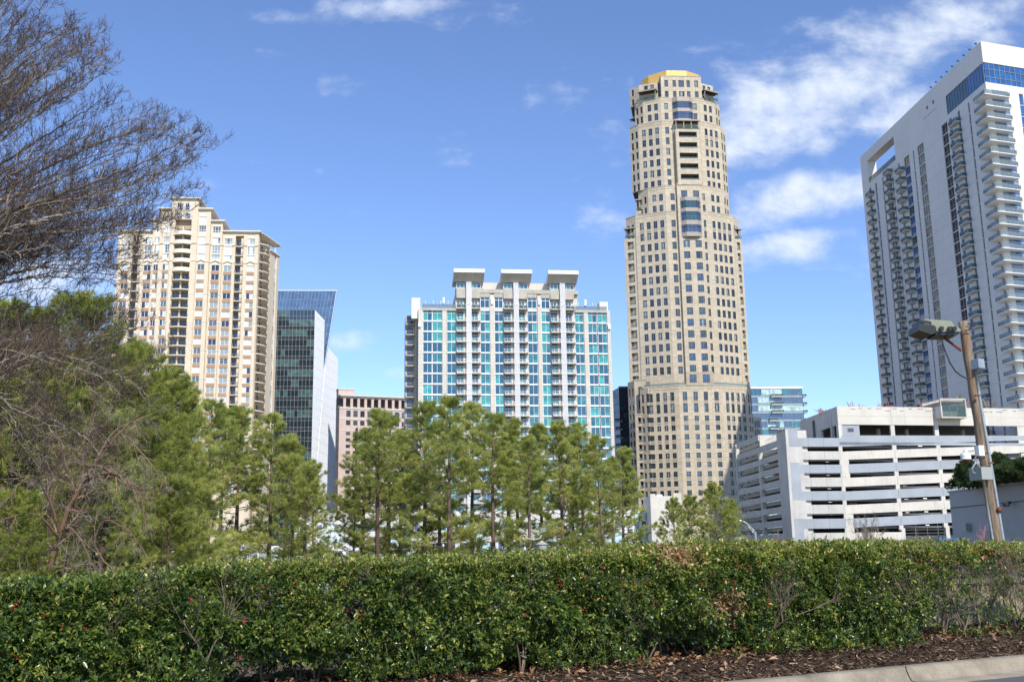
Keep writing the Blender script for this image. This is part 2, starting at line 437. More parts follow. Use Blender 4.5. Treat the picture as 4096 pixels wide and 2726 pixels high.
# ---------------------------------------------------------------- 1. cream condominium tower
def cream_tower():
    T = thing('condo_tower', 'cream stuccoed apartment tower with stepped cornices and stacked curved balconies, leftmost tower', 'tower', None, (-107, 350, 0))
    T.location = (0, 0, 0)
    R = random.Random(3)
    F = Fr(-85.09, 340, 85); S = Fr(-85.09, 340, 11)
    wall = MB(); roof = MB(); trim = MB()
    wins = Pool(T, 'window'); bal = Pool(T, 'balcony')
    # sections: u0,u1, top, projection, columns(kind)
    secs = [(-46., -34.6, 110.8, 0., [(-44.6, -42.3, 'w'), (-41.2, -38.5, 'b'), (-37.4, -34.95, 'w')]),
            (-34.6, -32.3, 114.4, .7, [(-34.1, -32.5, 'w')]),
            (-32.3, -28.5, 118.3, 1.4, [(-31.0, -29.0, 'w')]),
            (-28.5, -19.9, 121.7, 2.3, [(-27.2, -21.9, 'B')]),
            (-19.9, -15.8, 118.3, 1.6, [(-19.6, -17.2, 'w')]),
            (-15.8, -11.9, 114.4, .7, [(-15.2, -12.5, 'w')]),
            (-11.9, 0., 111.0, 0., [(-11.3, -8.6, 'w'), (-7.6, -4.9, 'b'), (-3.65, -1.15, 'w')])]
    step = 3.16; z_top = 99.7; nf = 24
    low = rowsfrom(z_top, step, nf, 2.05)
    cols_gl = ('curtain_white', 'curtain_white', 'curtain_grey', 'glass_slate', 'glass_night')
    depth = 24.
    for i, (a, b, top, pr, cols) in enumerate(secs):
        trim.mark()
        up = [(101.7, 103.3), (103.6, 106.5), (107.2, 109.2)]
        z = 110.9
        while z+2.6 < top: up.append((z, z+2.2)); z += 3.1
        for (c0, c1, kd) in cols:
            for j, (za, zb) in enumerate(low+up):
                fl = z_top-2.05-step*j
                if kd == 'w':
                    v = R.randrange(5)
                    two = (zb-za) < 2.1 and j < nf
                    key, mk = window(c1-c0, zb-za, (1, 1) if two else (1, 1.2, 1), (1,) if two else (1, 2), cols_gl if j < nf else ('curtain_white', 'curtain_grey', 'glass_slate', 'curtain_white'), 'white_frame', .11, None, v)
                    wins.put(F, c0, pr-.3, za, key, mk, (c1-c0)*(zb-za))
        # wall skin
        wc = [(c0, c1) for c0, c1, kd in cols if kd == 'w']
        bc = [(c0, c1) for c0, c1, kd in cols if kd != 'w']
        allc = sorted(wc+bc)
        xs = [a]+[q for c in allc for q in c]+[b]
        for k in range(0, len(xs), 2):
            if xs[k+1]-xs[k] > .03:
                w_ = 1.7 if bc and (any(abs(xs[k+1]-q[0]) < .01 or abs(xs[k]-q[1]) < .01 for q in bc)) else .45
                wall.box(F, xs[k], xs[k+1], pr-w_, pr, -3, top, 'cream_stucco')
                if xs[k+1]-xs[k] > .5: # raised pilaster
                    wall.box(F, xs[k]+.12, xs[k+1]-.12, pr+.002, pr+.16, -3, 101., 'cream_stucco')
        for c0, c1 in wc:
            rr = sorted(low+up); zs = [-3]+[q for r_ in rr for q in r_]+[top]
            for k in range(0, len(zs), 2):
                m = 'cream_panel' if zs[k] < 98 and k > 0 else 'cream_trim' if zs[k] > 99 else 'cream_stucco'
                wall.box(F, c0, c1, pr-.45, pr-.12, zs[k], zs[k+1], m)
        for c0, c1 in bc:
            big = c1-c0 > 4
            zz = [(za, zb) for za, zb in low]+[(101.6+3.16*k-.85, 101.6+3.16*k+1.2) for k in range(3 if not big else 4)]
            for j, (za, zb) in enumerate(sorted(zz, reverse=True)):
                fz = za-.55
                if fz > top-3: continue
                wall.box(F, c0, c1, pr-1.7, pr-.05, fz-.25, fz-.03, 'concrete_light')
                if big:
                    wall.box(F, (c0+c1)/2-.22, (c0+c1)/2+.22, pr-1.65, pr-.2, fz, fz+2.88, 'cream_stucco')
                    for q in (0, 1):
                        x0 = c0+.25+q*((c1-c0)/2+.1)
                        key, mk = window(2.1, 2.2, (1, 1), (1,), ('glass_night', 'glass_slate', 'glass_blue'), 'bronze', .1, None, R.randrange(4))
                        wins.put(F, x0, pr-1.66, fz+.1, key, mk, 4.6)
                    par = 'cream_trim' if fz > 97 else None
                    key, mk = balcony(c1-c0+.5, .35, 'bars', 'cream_trim', .3, 'bronze', bow=1.0, par=par)
                    bal.put(F, c0-.25, pr+.01, fz, key, mk, 8)
                else:
                    key, mk = window(1.6, 2.25, (1, 1), (1,), ('glass_night', 'glass_slate'), 'bronze', .1, None, R.randrange(3))
                    wins.put(F, c0+.15, pr-1.66, fz+.1, key, mk, 2.6)
                    wall.box(F, c1-.9, c1-.02, pr-1.69, pr-.5, fz, fz+2.9, 'cream_stucco')
                    key, mk = balcony(c1-c0-.1, .05, 'bars', 'cream_trim', .25, 'bronze')
                    bal.put(F, c0+.05, pr+.01, fz, key, mk, 3)
            tz = top-(.9 if not big else 6.8)
            wall.box(F, c0, c1, pr-1.7, pr, tz, top, 'cream_stucco')
            wall.box(F, c0, c1, pr-1.7, pr, -3, 24.6, 'cream_stucco')
            if big:
                for q in (0, 1):
                    for zz_, h_ in ((115.2, 2.0), (118.2, 2.4)):
                        key, mk = window(1.9, h_, (1, 1.2, 1), (1, 2), ('curtain_white', 'glass_slate', 'glass_night'), 'white_frame', .1, None, q)
                        wins.put(F, c0+.35+q*2.7, pr+.08, zz_, key, mk, 4)
        # body behind, cornice
        bd = 1.75 if bc else .5
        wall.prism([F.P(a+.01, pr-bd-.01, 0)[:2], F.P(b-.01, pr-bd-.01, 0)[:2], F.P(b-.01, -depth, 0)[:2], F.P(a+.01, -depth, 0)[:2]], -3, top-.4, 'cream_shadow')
        roof.prism([F.P(a+.05, pr-.5, 0)[:2], F.P(b-.05, pr-.5, 0)[:2], F.P(b-.05, -depth, 0)[:2], F.P(a+.05, -depth, 0)[:2]], top-.39, top+.02, 'concrete')
        for e, zz, th in ((.35, top+.03, .35), (.85, top+.39, .4)):
            trim.box(F, a-e if i in (0, 1, 2, 3) else a+.02, b+e if i in (3, 4, 5, 6) else b-.02, pr-2.2, pr+e, zz-.0, zz+th, 'cream_trim')
            if i >= 3:
                trim.box(F, b+.003, b+e, -depth, pr-2.21, zz, zz+th, 'cream_trim')
        for zz in (100.6, 106.75) + tuple(99.0-3.16*3*k for k in range(1, 8)):
            if zz < top-2:
                for k in range(0, len(xs), 2):
                    if xs[k+1]-xs[k] > .3:
                        trim.box(F, xs[k]+.02, xs[k+1]-.02, pr+.165, pr+(.24 if zz < 100 else .34), zz-.12, zz+.12, 'cream_trim')
        for c0, c1 in wc:   # little gable heads over the regular storeys
            cm = (c0+c1)/2
            for sg in (-1, 1):
                pts = [F.P(cm, pr+.02, 101.35), F.P(cm+sg*(c1-c0)*.6, pr+.02, 100.65), F.P(cm+sg*(c1-c0)*.6, pr+.02, 100.4), F.P(cm, pr+.02, 101.1)]
                out = [F.P(cm, pr+.28, 101.35), F.P(cm+sg*(c1-c0)*.6, pr+.28, 100.65), F.P(cm+sg*(c1-c0)*.6, pr+.28, 100.4), F.P(cm, pr+.28, 101.1)]
                trim.face(out, 'cream_trim'); trim.face([pts[0], pts[1], out[1], out[0]], 'cream_trim'); trim.face([pts[3], pts[2], out[2], out[3]], 'cream_trim')
    # right flank: curved balconies, then a panelled wall with narrow windows
    side = [(.3, 1.1), (8.6, 16.)]
    wall.box(S, .02, 1.1, -1.9, 0, -3, 111, 'cream_stucco')
    wall.box(S, 8.6, 12.6, -2., .3, -3, 108, 'cream_stucco')
    wall.box(S, 14.2, 16., -1.9, .5, -3, 108, 'cream_stucco')
    wall.box(S, 12.62, 14.18, -.4, .1, -3, 108, 'cream_stucco')
    wall.prism([S.P(.05, -2.02, 0)[:2], S.P(16, -2.02, 0)[:2], S.P(16, -14, 0)[:2], S.P(.05, -14, 0)[:2]], -3, 110, 'cream_stucco')
    for e, zz, th in ((.3, 111.4, .3), (.75, 111.7, .35)):
        trim.box(S, 1.2, 16.+e, -2, e+.2, zz-.4, zz-.4+th, 'cream_trim')
    trim.box(S, 8.3, 16.6, -2, .9, 107.4, 107.9, 'cream_trim')
    for j in range(27):
        fz = 108.2-3.16*j
        key, mk = balcony(7.3, .5, 'bars', 'cream_trim', .3, 'bronze', bow=1.5)
        bal.put(S, 1.15, -.4, fz-.2, key, mk, 7)
        for x0 in (1.4, 4.9):
            key, mk = window(3., 2.3, (1, 1), (1,), ('glass_night', 'glass_slate', 'glass_blue'), 'bronze', .1, None, R.randrange(4))
            wins.put(S, x0, -1.98, fz-.1, key, mk, 3)
        key, mk = window(1.1, 1.9, (1,), (1,), ('glass_slate', 'glass_blue', 'curtain_white'), 'white_frame', .1, None, R.randrange(4))
        wins.put(S, 12.9, .16, fz+.2, key, mk, 1.5)
    wall.build('wall', T); roof.build('roof', T); trim.build('cornice', T); wins.done(); bal.done()
    m = MB(); m.tube([F.P(-16.5, -6, 118), F.P(-16.5, -6, 124.5)], .07, 'grey_steel', 6); m.build('roof_antenna', T)
cream_tower()

# ---------------------------------------------------------------- 2. blue glass office tower
def curtain(mb, fr, u0, u1, z0, z1, bay, fl, R, vis=('tower_glass', 'tower_glass', 'tower_glass_lit'), spd='spandrel_glass', mull='rail_grey', sp_h=1.5, fin=.12, w=.07, n0=0.):
    nu = max(1, round((u1-u0)/bay)); nz = int(math.ceil((z1-z0)/fl))
    for j in range(nz):
        zb = max(z0, z1-fl*(j+1)); zt = z1-fl*j; zs = min(zt, zb+sp_h)
        run = R.choice(vis)
        for i in range(nu):
            a = u0+(u1-u0)*i/nu; b = u0+(u1-u0)*(i+1)/nu
            if R.random() < .35: run = R.choice(vis)
            mb.face([fr.P(a, n0, zb), fr.P(b, n0, zb), fr.P(b, n0, zs), fr.P(a, n0, zs)], spd)
            mb.face([fr.P(a, n0, zs), fr.P(b, n0, zs), fr.P(b, n0, zt), fr.P(a, n0, zt)], run)
    for i in range(nu+1):
        x = u0+(u1-u0)*i/nu; mb.box(fr, x-w/2, x+w/2, n0+.004, n0+fin, z0, z1, mull)
    for j in range(nz+1):
        z = z1-fl*j
        for q in (z, z-fl+sp_h):
            if z0+.1 < q <= z1: mb.box(fr, u0, u1, n0+.003, n0+fin*.7, q-w/2, q+w/2, mull)
def glass_office():
    T = thing('office_tower', 'dark green glass office tower with a slanting blue glass prow rising above it', 'tower')
    R = random.Random(11)
    F = Fr(-80.87, 420, 86); S = Fr(-80.87, 420, 5)
    g = MB(); curtain(g, F, -22, 0, -3, 103.6, 1.42, 4.16, R, sp_h=1.5, w=.09); g.build('glass_facade', T)
    b = MB(); b.prism([F.P(-22, -.05, 0)[:2], F.P(-.05, -.05, 0)[:2], S.P(4.8, -.15, 0)[:2], F.P(-22, -16, 0)[:2]], -3, 103.3, 'tower_glass'); b.build('tower_core', T)
    def finned(u0, u1, ztop0, ztop1, seam=None, n0=0.):
        m = MB(); k = int((u1-u0)/.75)
        for i in range(k):
            a = u0+(u1-u0)*i/k; c = u0+(u1-u0)*(i+1)/k
            def zlim(x):
                if seam is None: return -3, ztop0+(ztop1-ztop0)*(x-u0)/(u1-u0)
                zt = ztop0+(ztop1-ztop0)*(x-u0)/(u1-u0)
                lo = -3 if x <= seam[0] else (x-seam[0])/(seam[2]-seam[0])*(seam[3]-seam[1])+seam[1]
                return lo, zt
            z0a, z1a = zlim(a); z0c, z1c = zlim(c)
            m.face([S.P(a, n0, z0a), S.P(c, n0, z0c), S.P(c, n0, z1c), S.P(a, n0, z1a)], 'pale_glass')
            m.box(S, a-.05, a+.07, n0+.004, n0+.22, max(z0a, z0c)+.3, min(z1a, z1c), 'fin_silver')
        for j in range(26):
            z = 101-4.16*j
            if seam is None and z > 91: continue
            m.box(S, u0, u0+(u1-u0)*(1 if seam is None else min(1, max(.25, (z-seam[1])/(seam[3]-seam[1])*.75+.25))), n0+.003, n0+.12, z-.06, z+.06, 'rail_grey')
        return m
    finned(0, 21.2, 103.5, 102.2, (5.0, 30, 21.2, 101.)).build('side_glass', T)
    finned(4, 43.3, 95.5, 91.3, None, -1.2).build('rear_glass', T)
    c = MB(); c.prism([S.P(4, -1.4, 0)[:2], S.P(43.2, -1.4, 0)[:2], S.P(43.2, -20, 0)[:2], S.P(4, -20, 0)[:2]], -3, 90.8, 'tower_glass'); c.build('rear_core', T)
    sm = MB(); sm.tube([S.P(5.0, .1, 30), S.P(21.2, .1, 101)], .28, 'white_frame', 6)
    for i in range(24):
        f0 = i/24; f1 = (i+1)/24; a0, z0 = 5+16.2*f0, 30+71*f0; a1, z1 = 5+16.2*f1, 30+71*f1
        sm.face([S.P(a0+.1, -.1, z0), S.P(a0+1.9, -.5, z0), S.P(a1+1.9, -.5, z1), S.P(a1+.1, -.1, z1)], 'sky_glass' if i % 3 else 'pale_glass')
    sm.build('glass_seam', T)
    # the prow: a leaning blue glass blade behind the front block
    P = Fr(*S.P(14.6, 0, 0)[:2], 86); m = MB()
    zt, zb = 115.4, 40.
    def ur(z): return 1.75+(z-92.)/(zt-92.)*(4.9-1.75)     # right edge slants out with height
    nz = 20
    for j in range(nz):
        z0 = zb+(zt-zb)*j/nz; z1 = zb+(zt-zb)*(j+1)/nz
        e0, e1 = ur(z0), ur(z1)
        for i in range(24):
            a0 = e0-1.45*i; a1 = e0-1.45*(i+1); b0 = e1-1.45*i; b1 = e1-1.45*(i+1)
            if a1 < -34: break
            m.face([P.P(a1, -.05, z0), P.P(a0, -.05, z0), P.P(b0, -.05, z1), P.P(b1, -.05, z1)], 'sky_glass')
            m.face([P.P(a0-.05, -.0, z0), P.P(a0+.05, -.0, z0), P.P(b0+.05, -.0, z1), P.P(b0-.05, -.0, z1)], 'rail_grey')
        m.box(P, -34, e1, -.04, .0, z1-.05, z1+.05, 'rail_grey')
    # thickness: back and slanting edge
    m.face([P.P(ur(zb), -.06, zb), P.P(ur(zt), -.06, zt), P.P(ur(zt), -2.5, zt), P.P(ur(zb), -2.5, zb)], 'pale_glass')
    m.face([P.P(-34, -2.5, zb), P.P(ur(zb), -2.5, zb), P.P(ur(zt), -2.5, zt), P.P(-34, -2.5, zt)], 'sky_glass')
    m.box(P, -34, ur(zt)+.1, -2.6, .1, zt, zt+.3, 'white_frame')
    m.tube([P.P(ur(zb), 0, zb), P.P(ur(zt), 0, zt)], .12, 'white_frame', 6)
    m.build('glass_prow', T)
glass_office()

# ---------------------------------------------------------------- 3. pink granite office block
def pink_office():
    T = thing('office_block', 'pink granite office block with an open columned loggia along its top storey', 'building')
    R = random.Random(5)
    F = Fr(-70.4, 430, 69); w = MB(); wins = Pool(T, 'window')
    cols = [(1.6+2.95*k, 3.4+2.95*k) for k in range(11)]
    rows = [(60.7, 63.3), (57.2, 59.2)]+[(54.4-2.62*k-1.35, 54.4-2.62*k) for k in range(18)]
    L = 36.
    def mk(a, b): return window(a, b, (1, 1, 1), (1, 2) if b > 1.5 else (1,), ('glass_night', 'glass_slate', 'glass_blue'), 'bronze', .1, None, R.randrange(4))
    grid(w, F, -1.3, L, -3, 64.0, cols, rows, 'granite_pink', .5, 0, None, wins, make=mk)
    w.box(F, -1.3, L, -.0+.004, .2, 64.01, 64.7, 'granite_trim')
    w.box(F, -1.3, L, .003, .12, 59.6, 60.2, 'granite_trim')
    w.box(F, -1.3, L, .003, .1, 54.8, 55.2, 'granite_trim'); w.box(F, -1.3, L, .003, .1, 41.2, 41.6, 'granite_trim')
    w.prism([F.P(-1.28, -.52, 0)[:2], F.P(L, -.52, 0)[:2], F.P(L, -7, 0)[:2], F.P(-1.28, -7, 0)[:2]], -3, 64.2, 'granite_pink')
    w.prism([F.P(-1.28, -3.2, 0)[:2], F.P(L, -3.2, 0)[:2], F.P(L, -7, 0)[:2], F.P(-1.28, -7, 0)[:2]], 64.3, 69, 'concrete_dark')
    w.build('wall', T)
    c = MB()
    for k in range(13):
        x = .3+2.95*k; c.mark()
        c.box(F, x, x+1.1, -1.3, -.05, 64.72, 68.6, 'granite_pink')
    c.build('loggia_column', T)
    r = MB(); r.box(F, -.6, L+.3, -7, .3, 68.62, 69.2, 'granite_trim'); r.box(F, -1.2, L+.6, -7, .9, 69.21, 69.9, 'granite_trim'); r.build('cornice', T)
    e = MB(); e.box(F, -1.3, 5.4, -6.5, -2.5, 69.9, 72.3, 'granite_pink'); e.box(F, -1.5, 5.6, -6.7, -2.3, 72.31, 72.8, 'granite_trim'); e.build('penthouse', T)
    g = MB(); G = Fr(*F.P(9.5, 5.0, 0)[:2], 69)
    grid(g, G, -4, 22, -3, 56, [(-3.4+3.4*k, -.6+3.4*k) for k in range(7)], [(54.2-2.62*k-1.5, 54.2-2.62*k) for k in range(18)], 'granite_pink', .4, 0, None, wins, make=mk)
    g.prism([G.P(-3.98, -.42, 0)[:2], G.P(22, -.42, 0)[:2], G.P(22, -4.9, 0)[:2], G.P(-3.98, -4.9, 0)[:2]], -3, 55.9, 'concrete_dark')
    g.build('projecting_bay', T); wins.done()
pink_office()

# ---------------------------------------------------------------- 4. teal glass condominium
def teal_tower():
    T = thing('condo_tower', 'wide concrete and teal glass apartment block topped by three wedge shaped white canopies', 'tower')
    R = random.Random(21)
    F = Fr(-28.22, 310, 83); w = MB(); band = MB(); wins = Pool(T, 'window'); bal = Pool(T, 'balcony'); glp = Pool(T, 'glass_screen', 60)
    piers = [(-.05, 1.34), (7.2, 8.5), (21.75, 23.1), (36.4, 37.6), (50.85, 52.1), (58.15, 59.15)]
    gcols = [(1.36, 4.15, 1), (4.15, 7.18, 1), (8.6, 11.4, 0), (18.8, 21.7, 2), (23.15, 25.85, 2), (33.4, 36.3, 2), (37.65, 40.4, 2), (48.0, 50.8, 0), (52.15, 54.95, 1), (55.2, 58.1, 1)]
    bcols = [(11.5, 14.35), (16.1, 18.75), (25.95, 28.9), (30.6, 33.3), (40.5, 43.35), (45.1, 47.95)]
    step = 3.22; ztop = 77.0
    fl = [73.01-step*k for k in range(20)]      # slab band levels
    for a, b in piers:
        top = 77.0
        if 10 < a < 49: top = 81.5
        w.box(F, a, b, -.6, .25, -3, top, 'concrete_light')
        for k in range(60):
            z = 76.5-1.07*k
            if z > 0: w.box(F, a+.001, b-.001, .255, .262, z-.03, z+.03, 'concrete')
    # body
    w.prism([F.P(.1, -.9, 0)[:2], F.P(58.9, -.9, 0)[:2], F.P(58.9, -20, 0)[:2], F.P(.1, -20, 0)[:2]], -3, 76.2, 'concrete_dark')
    w.prism([F.P(11.4, -.95, 0)[:2], F.P(49.2, -.95, 0)[:2], F.P(49.2, -18, 0)[:2], F.P(11.4, -18, 0)[:2]], 76.2, 82.6, 'concrete_light')
    tg = ('teal_bright', 'teal_bright', 'teal_mid', 'teal_mid', 'teal_deep', 'teal_deep', 'teal_deep')
    tg2 = ('teal_mid', 'teal_deep', 'teal_deep', 'teal_bright')
    zz = [76.6]+fl
    for c0, c1, kind in gcols:
        for j in range(len(zz)-1):
            z1, z0 = zz[j]-.18, zz[j+1]+.18
            if z0 < 0: break
            side = c0 < 9 or c0 > 48
            key, mk = window(c1-c0, z1-z0, (1, 1) if kind != 0 else (1, 1), (1,) if j else (3, 1), tg if side else tg2, 'white_frame', .09, None, R.randrange(9))
            wins.put(F, c0, -.25, z0, key, mk, (c1-c0)*(z1-z0))
        for j, z in enumerate(zz):
            if z > 0: band.mark() if c0 in (1.36, 8.6, 23.15, 37.65, 52.15) else None; band.box(F, c0+.002, c1-.002, -.6, .0, z-.18, z+.18, 'white_frame')
        if kind == 2:
            key, mk = window(c1-c0, 3.3, (1, 1), (3, 1), ('teal_deep',), 'white_frame', .13, None, R.randrange(3))
            wins.put(F, c0, -.25, 77.4, key, mk, 8); w.box(F, c0+.002, c1-.002, -.6, .0, 76.79, 77.38, 'concrete_light')
            w.box(F, c0+.002, c1-.002, -.6, .05, 80.72, 82.2, 'concrete')
    for c0, c1 in bcols:
        lv = [77.0]+fl
        for j, z in enumerate(lv):
            if z < 3: break
            # recess: side glass, slab, door windows, balcony
            w.box(F, c0+.003, c1-.003, -.88, .05, z-.22, z-.02, 'concrete')
            key, mk = window((c1-c0)*.72, 2.5, (1, 1), (1, 4), tg2 if j else ('glass_slate',), 'white_frame', .12, None, R.randrange(9))
            wins.put(F, c0+.1, -.78, z+.05, key, mk, 5)
            key, mk = balcony(c1-c0, 1.25, 'bars' if j else 'glass', 'concrete', .26, 'white_frame')
            bal.put(F, c0, .05, z, key, mk, 6)
            if j:
                key = ('gs',); 
                def mk2():
                    b = MB(); b.box(LOC, -.04, .0, 0., 1.1, 0, 2.7, 'rail_glass_pale'); return b
                glp.put(F, c0 if F.P(c0, 0, 0)[0] else c0, .06, z+.05, key, mk2, 3)
        w.box(F, c0-.002, c0+.1, -.88, .0, -3, 76.9, 'concrete_light')
        w.box(F, c1-.75, c1-.002, -.88, -.3, -3, 76.9, 'concrete_light')
        w.box(F, c0, c1, -.9, .3, 80.3, 83.4, 'concrete')
    # ribbed white fins
    fins = MB()
    for a, b in ((14.42, 16.05), (28.98, 30.55), (43.42, 45.05)):
        fins.mark()
        fins.box(F, a, b, -.4, .9, 0, 84.6, 'white_paint')
        for k in range(6):
            x = a+.05+(b-a-.25)*k/5
            fins.box(F, x, x+.15, .9, 1.2, 0, 85.2, 'white_frame')
        for j, z in enumerate([78.4]+fl): fins.box(F, a-.03, b+.03, .3, 1.24, z-.1, z+.05, 'white_frame')
    fins.build('ribbed_fin', T)
    # side wing in shade
    S = Fr(*F.P(-.05, -.0, 0)[:2], 83); SF = Fr(*F.P(-4.2, -9., 0)[:2], 110)
    w.box(F, -3.9, -.06, -14, -6.0, -3, 76.0, 'concrete')
    for j, z in enumerate(fl[:19]):
        key, mk = balcony(2.9, 1.6, 'bars', 'concrete', .25, 'rail_grey')
        bal.put(F, -3.6, -5.98, z, key, mk, 2)
        key, mk = window(1.6, 2.4, (1, 1), (1,), ('glass_night',), 'dark_steel', .1)
        wins.put(F, -3.2, -5.9, z+.1, key, mk, 2)
    w.box(F, -.95, -.08, -6.0, -3.0, -3, 75.5, 'concrete')
    # penthouse, glazing and canopies
    pen = MB(); pen.box(F, 12.0, 49.0, -14, -3.2, 82.6, 86.2, 'concrete_light'); pen.box(F, 11.5, 49.3, -.95, .2, 82.0, 83.2, 'concrete'); pen.build('penthouse_wall', T)
    for a, b in ((10.6, 20.0), (25.15, 34.6), (39.7, 49.1)):
        c = MB(); x0, x1 = a+.9, b-.9
        c.box(F, x0, x1, -3.1, -.6, 83.2, 83.7, 'concrete_light'); c.build('penthouse_base', T)
        for q in range(2):
            key, mk = window((x1-x0)/2-.15, 1.65, (1, 1, 1), (2, 1), ('teal_deep', 'teal_mid'), 'white_frame', .1, None, 2)
            wins.put(F, x0+q*((x1-x0)/2+.15), -.9, 83.75, key, mk, 6)
        k = MB()
        # wedge: thin at the back, deep fascia at the front edge
        pr = [(2.6, 88.85), (2.6, 87.95), (-.7, 85.75), (-6.5, 85.45), (-6.5, 86.3)]
        for i in range(5):
            (n0, z0), (n1, z1) = pr[i], pr[(i+1) % 5]
            k.face([F.P(a, n0, z0), F.P(b, n0, z0), F.P(b, n1, z1), F.P(a, n1, z1)], 'concrete_light' if i in (1, 2) else 'white_paint')  # soffit faces take a darker material to paint in the shade beneath
        for e in (a, b): k.face([F.P(e, n, z) for n, z in pr], 'white_paint')
        for i in range(1, 12):
            x = a+(b-a)*i/12
            k.face([F.P(x-.02, 2.55, 87.75), F.P(x+.02, 2.55, 87.75), F.P(x+.02, -.7, 85.70), F.P(x-.02, -.7, 85.70)], 'rail_grey')
        k.box(F, a-.02, b+.02, 2.605, 2.7, 87.75, 88.9, 'white_frame')
        k.build('canopy', T)
    # terraces on the wings: parapet, rails, white pylons
    t = MB()
    for a, b in ((1.0, 11.3), (48.2, 58.2)):
        t.mark()
        t.box(F, a, b, -.5, .35, 76.25, 77.05, 'concrete'); t.box(F, a, b, .2, .23, 77.1, 78.3, 'rail_glass_pale')
        n = 9
        for i in range(n+1):
            x = a+(b-a)*i/n; t.box(F, x-.05, x+.05, .1, .2, 77.05, 79.4 if i % 2 else 78.6, 'white_frame')
    t.build('terrace_rail', T)
    p = MB()
    for x, z1 in ((7.3, 80.3), (51.1, 80.2), (22.1, 80.2), (36.7, 80.2)): p.mark(); p.box(F, x, x+.6, .3, .8, z1-1.8, z1, 'white_frame')
    p.mark(); p.box(F, -2.1, .5, -5, -1, 74, 80.4, 'white_paint'); p.mark(); p.box(F, 56.2, 58.8, -5, -1, 74, 80.0, 'white_paint')
    p.mark(); p.box(F, -.1, .7, .3, .9, 71.0, 72.3, 'white_frame'); p.mark(); p.box(F, 58.3, 59.1, .3, .9, 71.0, 72.3, 'white_frame')
    p.build('roof_pylon', T)
    w.build('wall', T); band.build('slab_band', T); wins.done(); bal.done(); glp.done()
teal_tower()

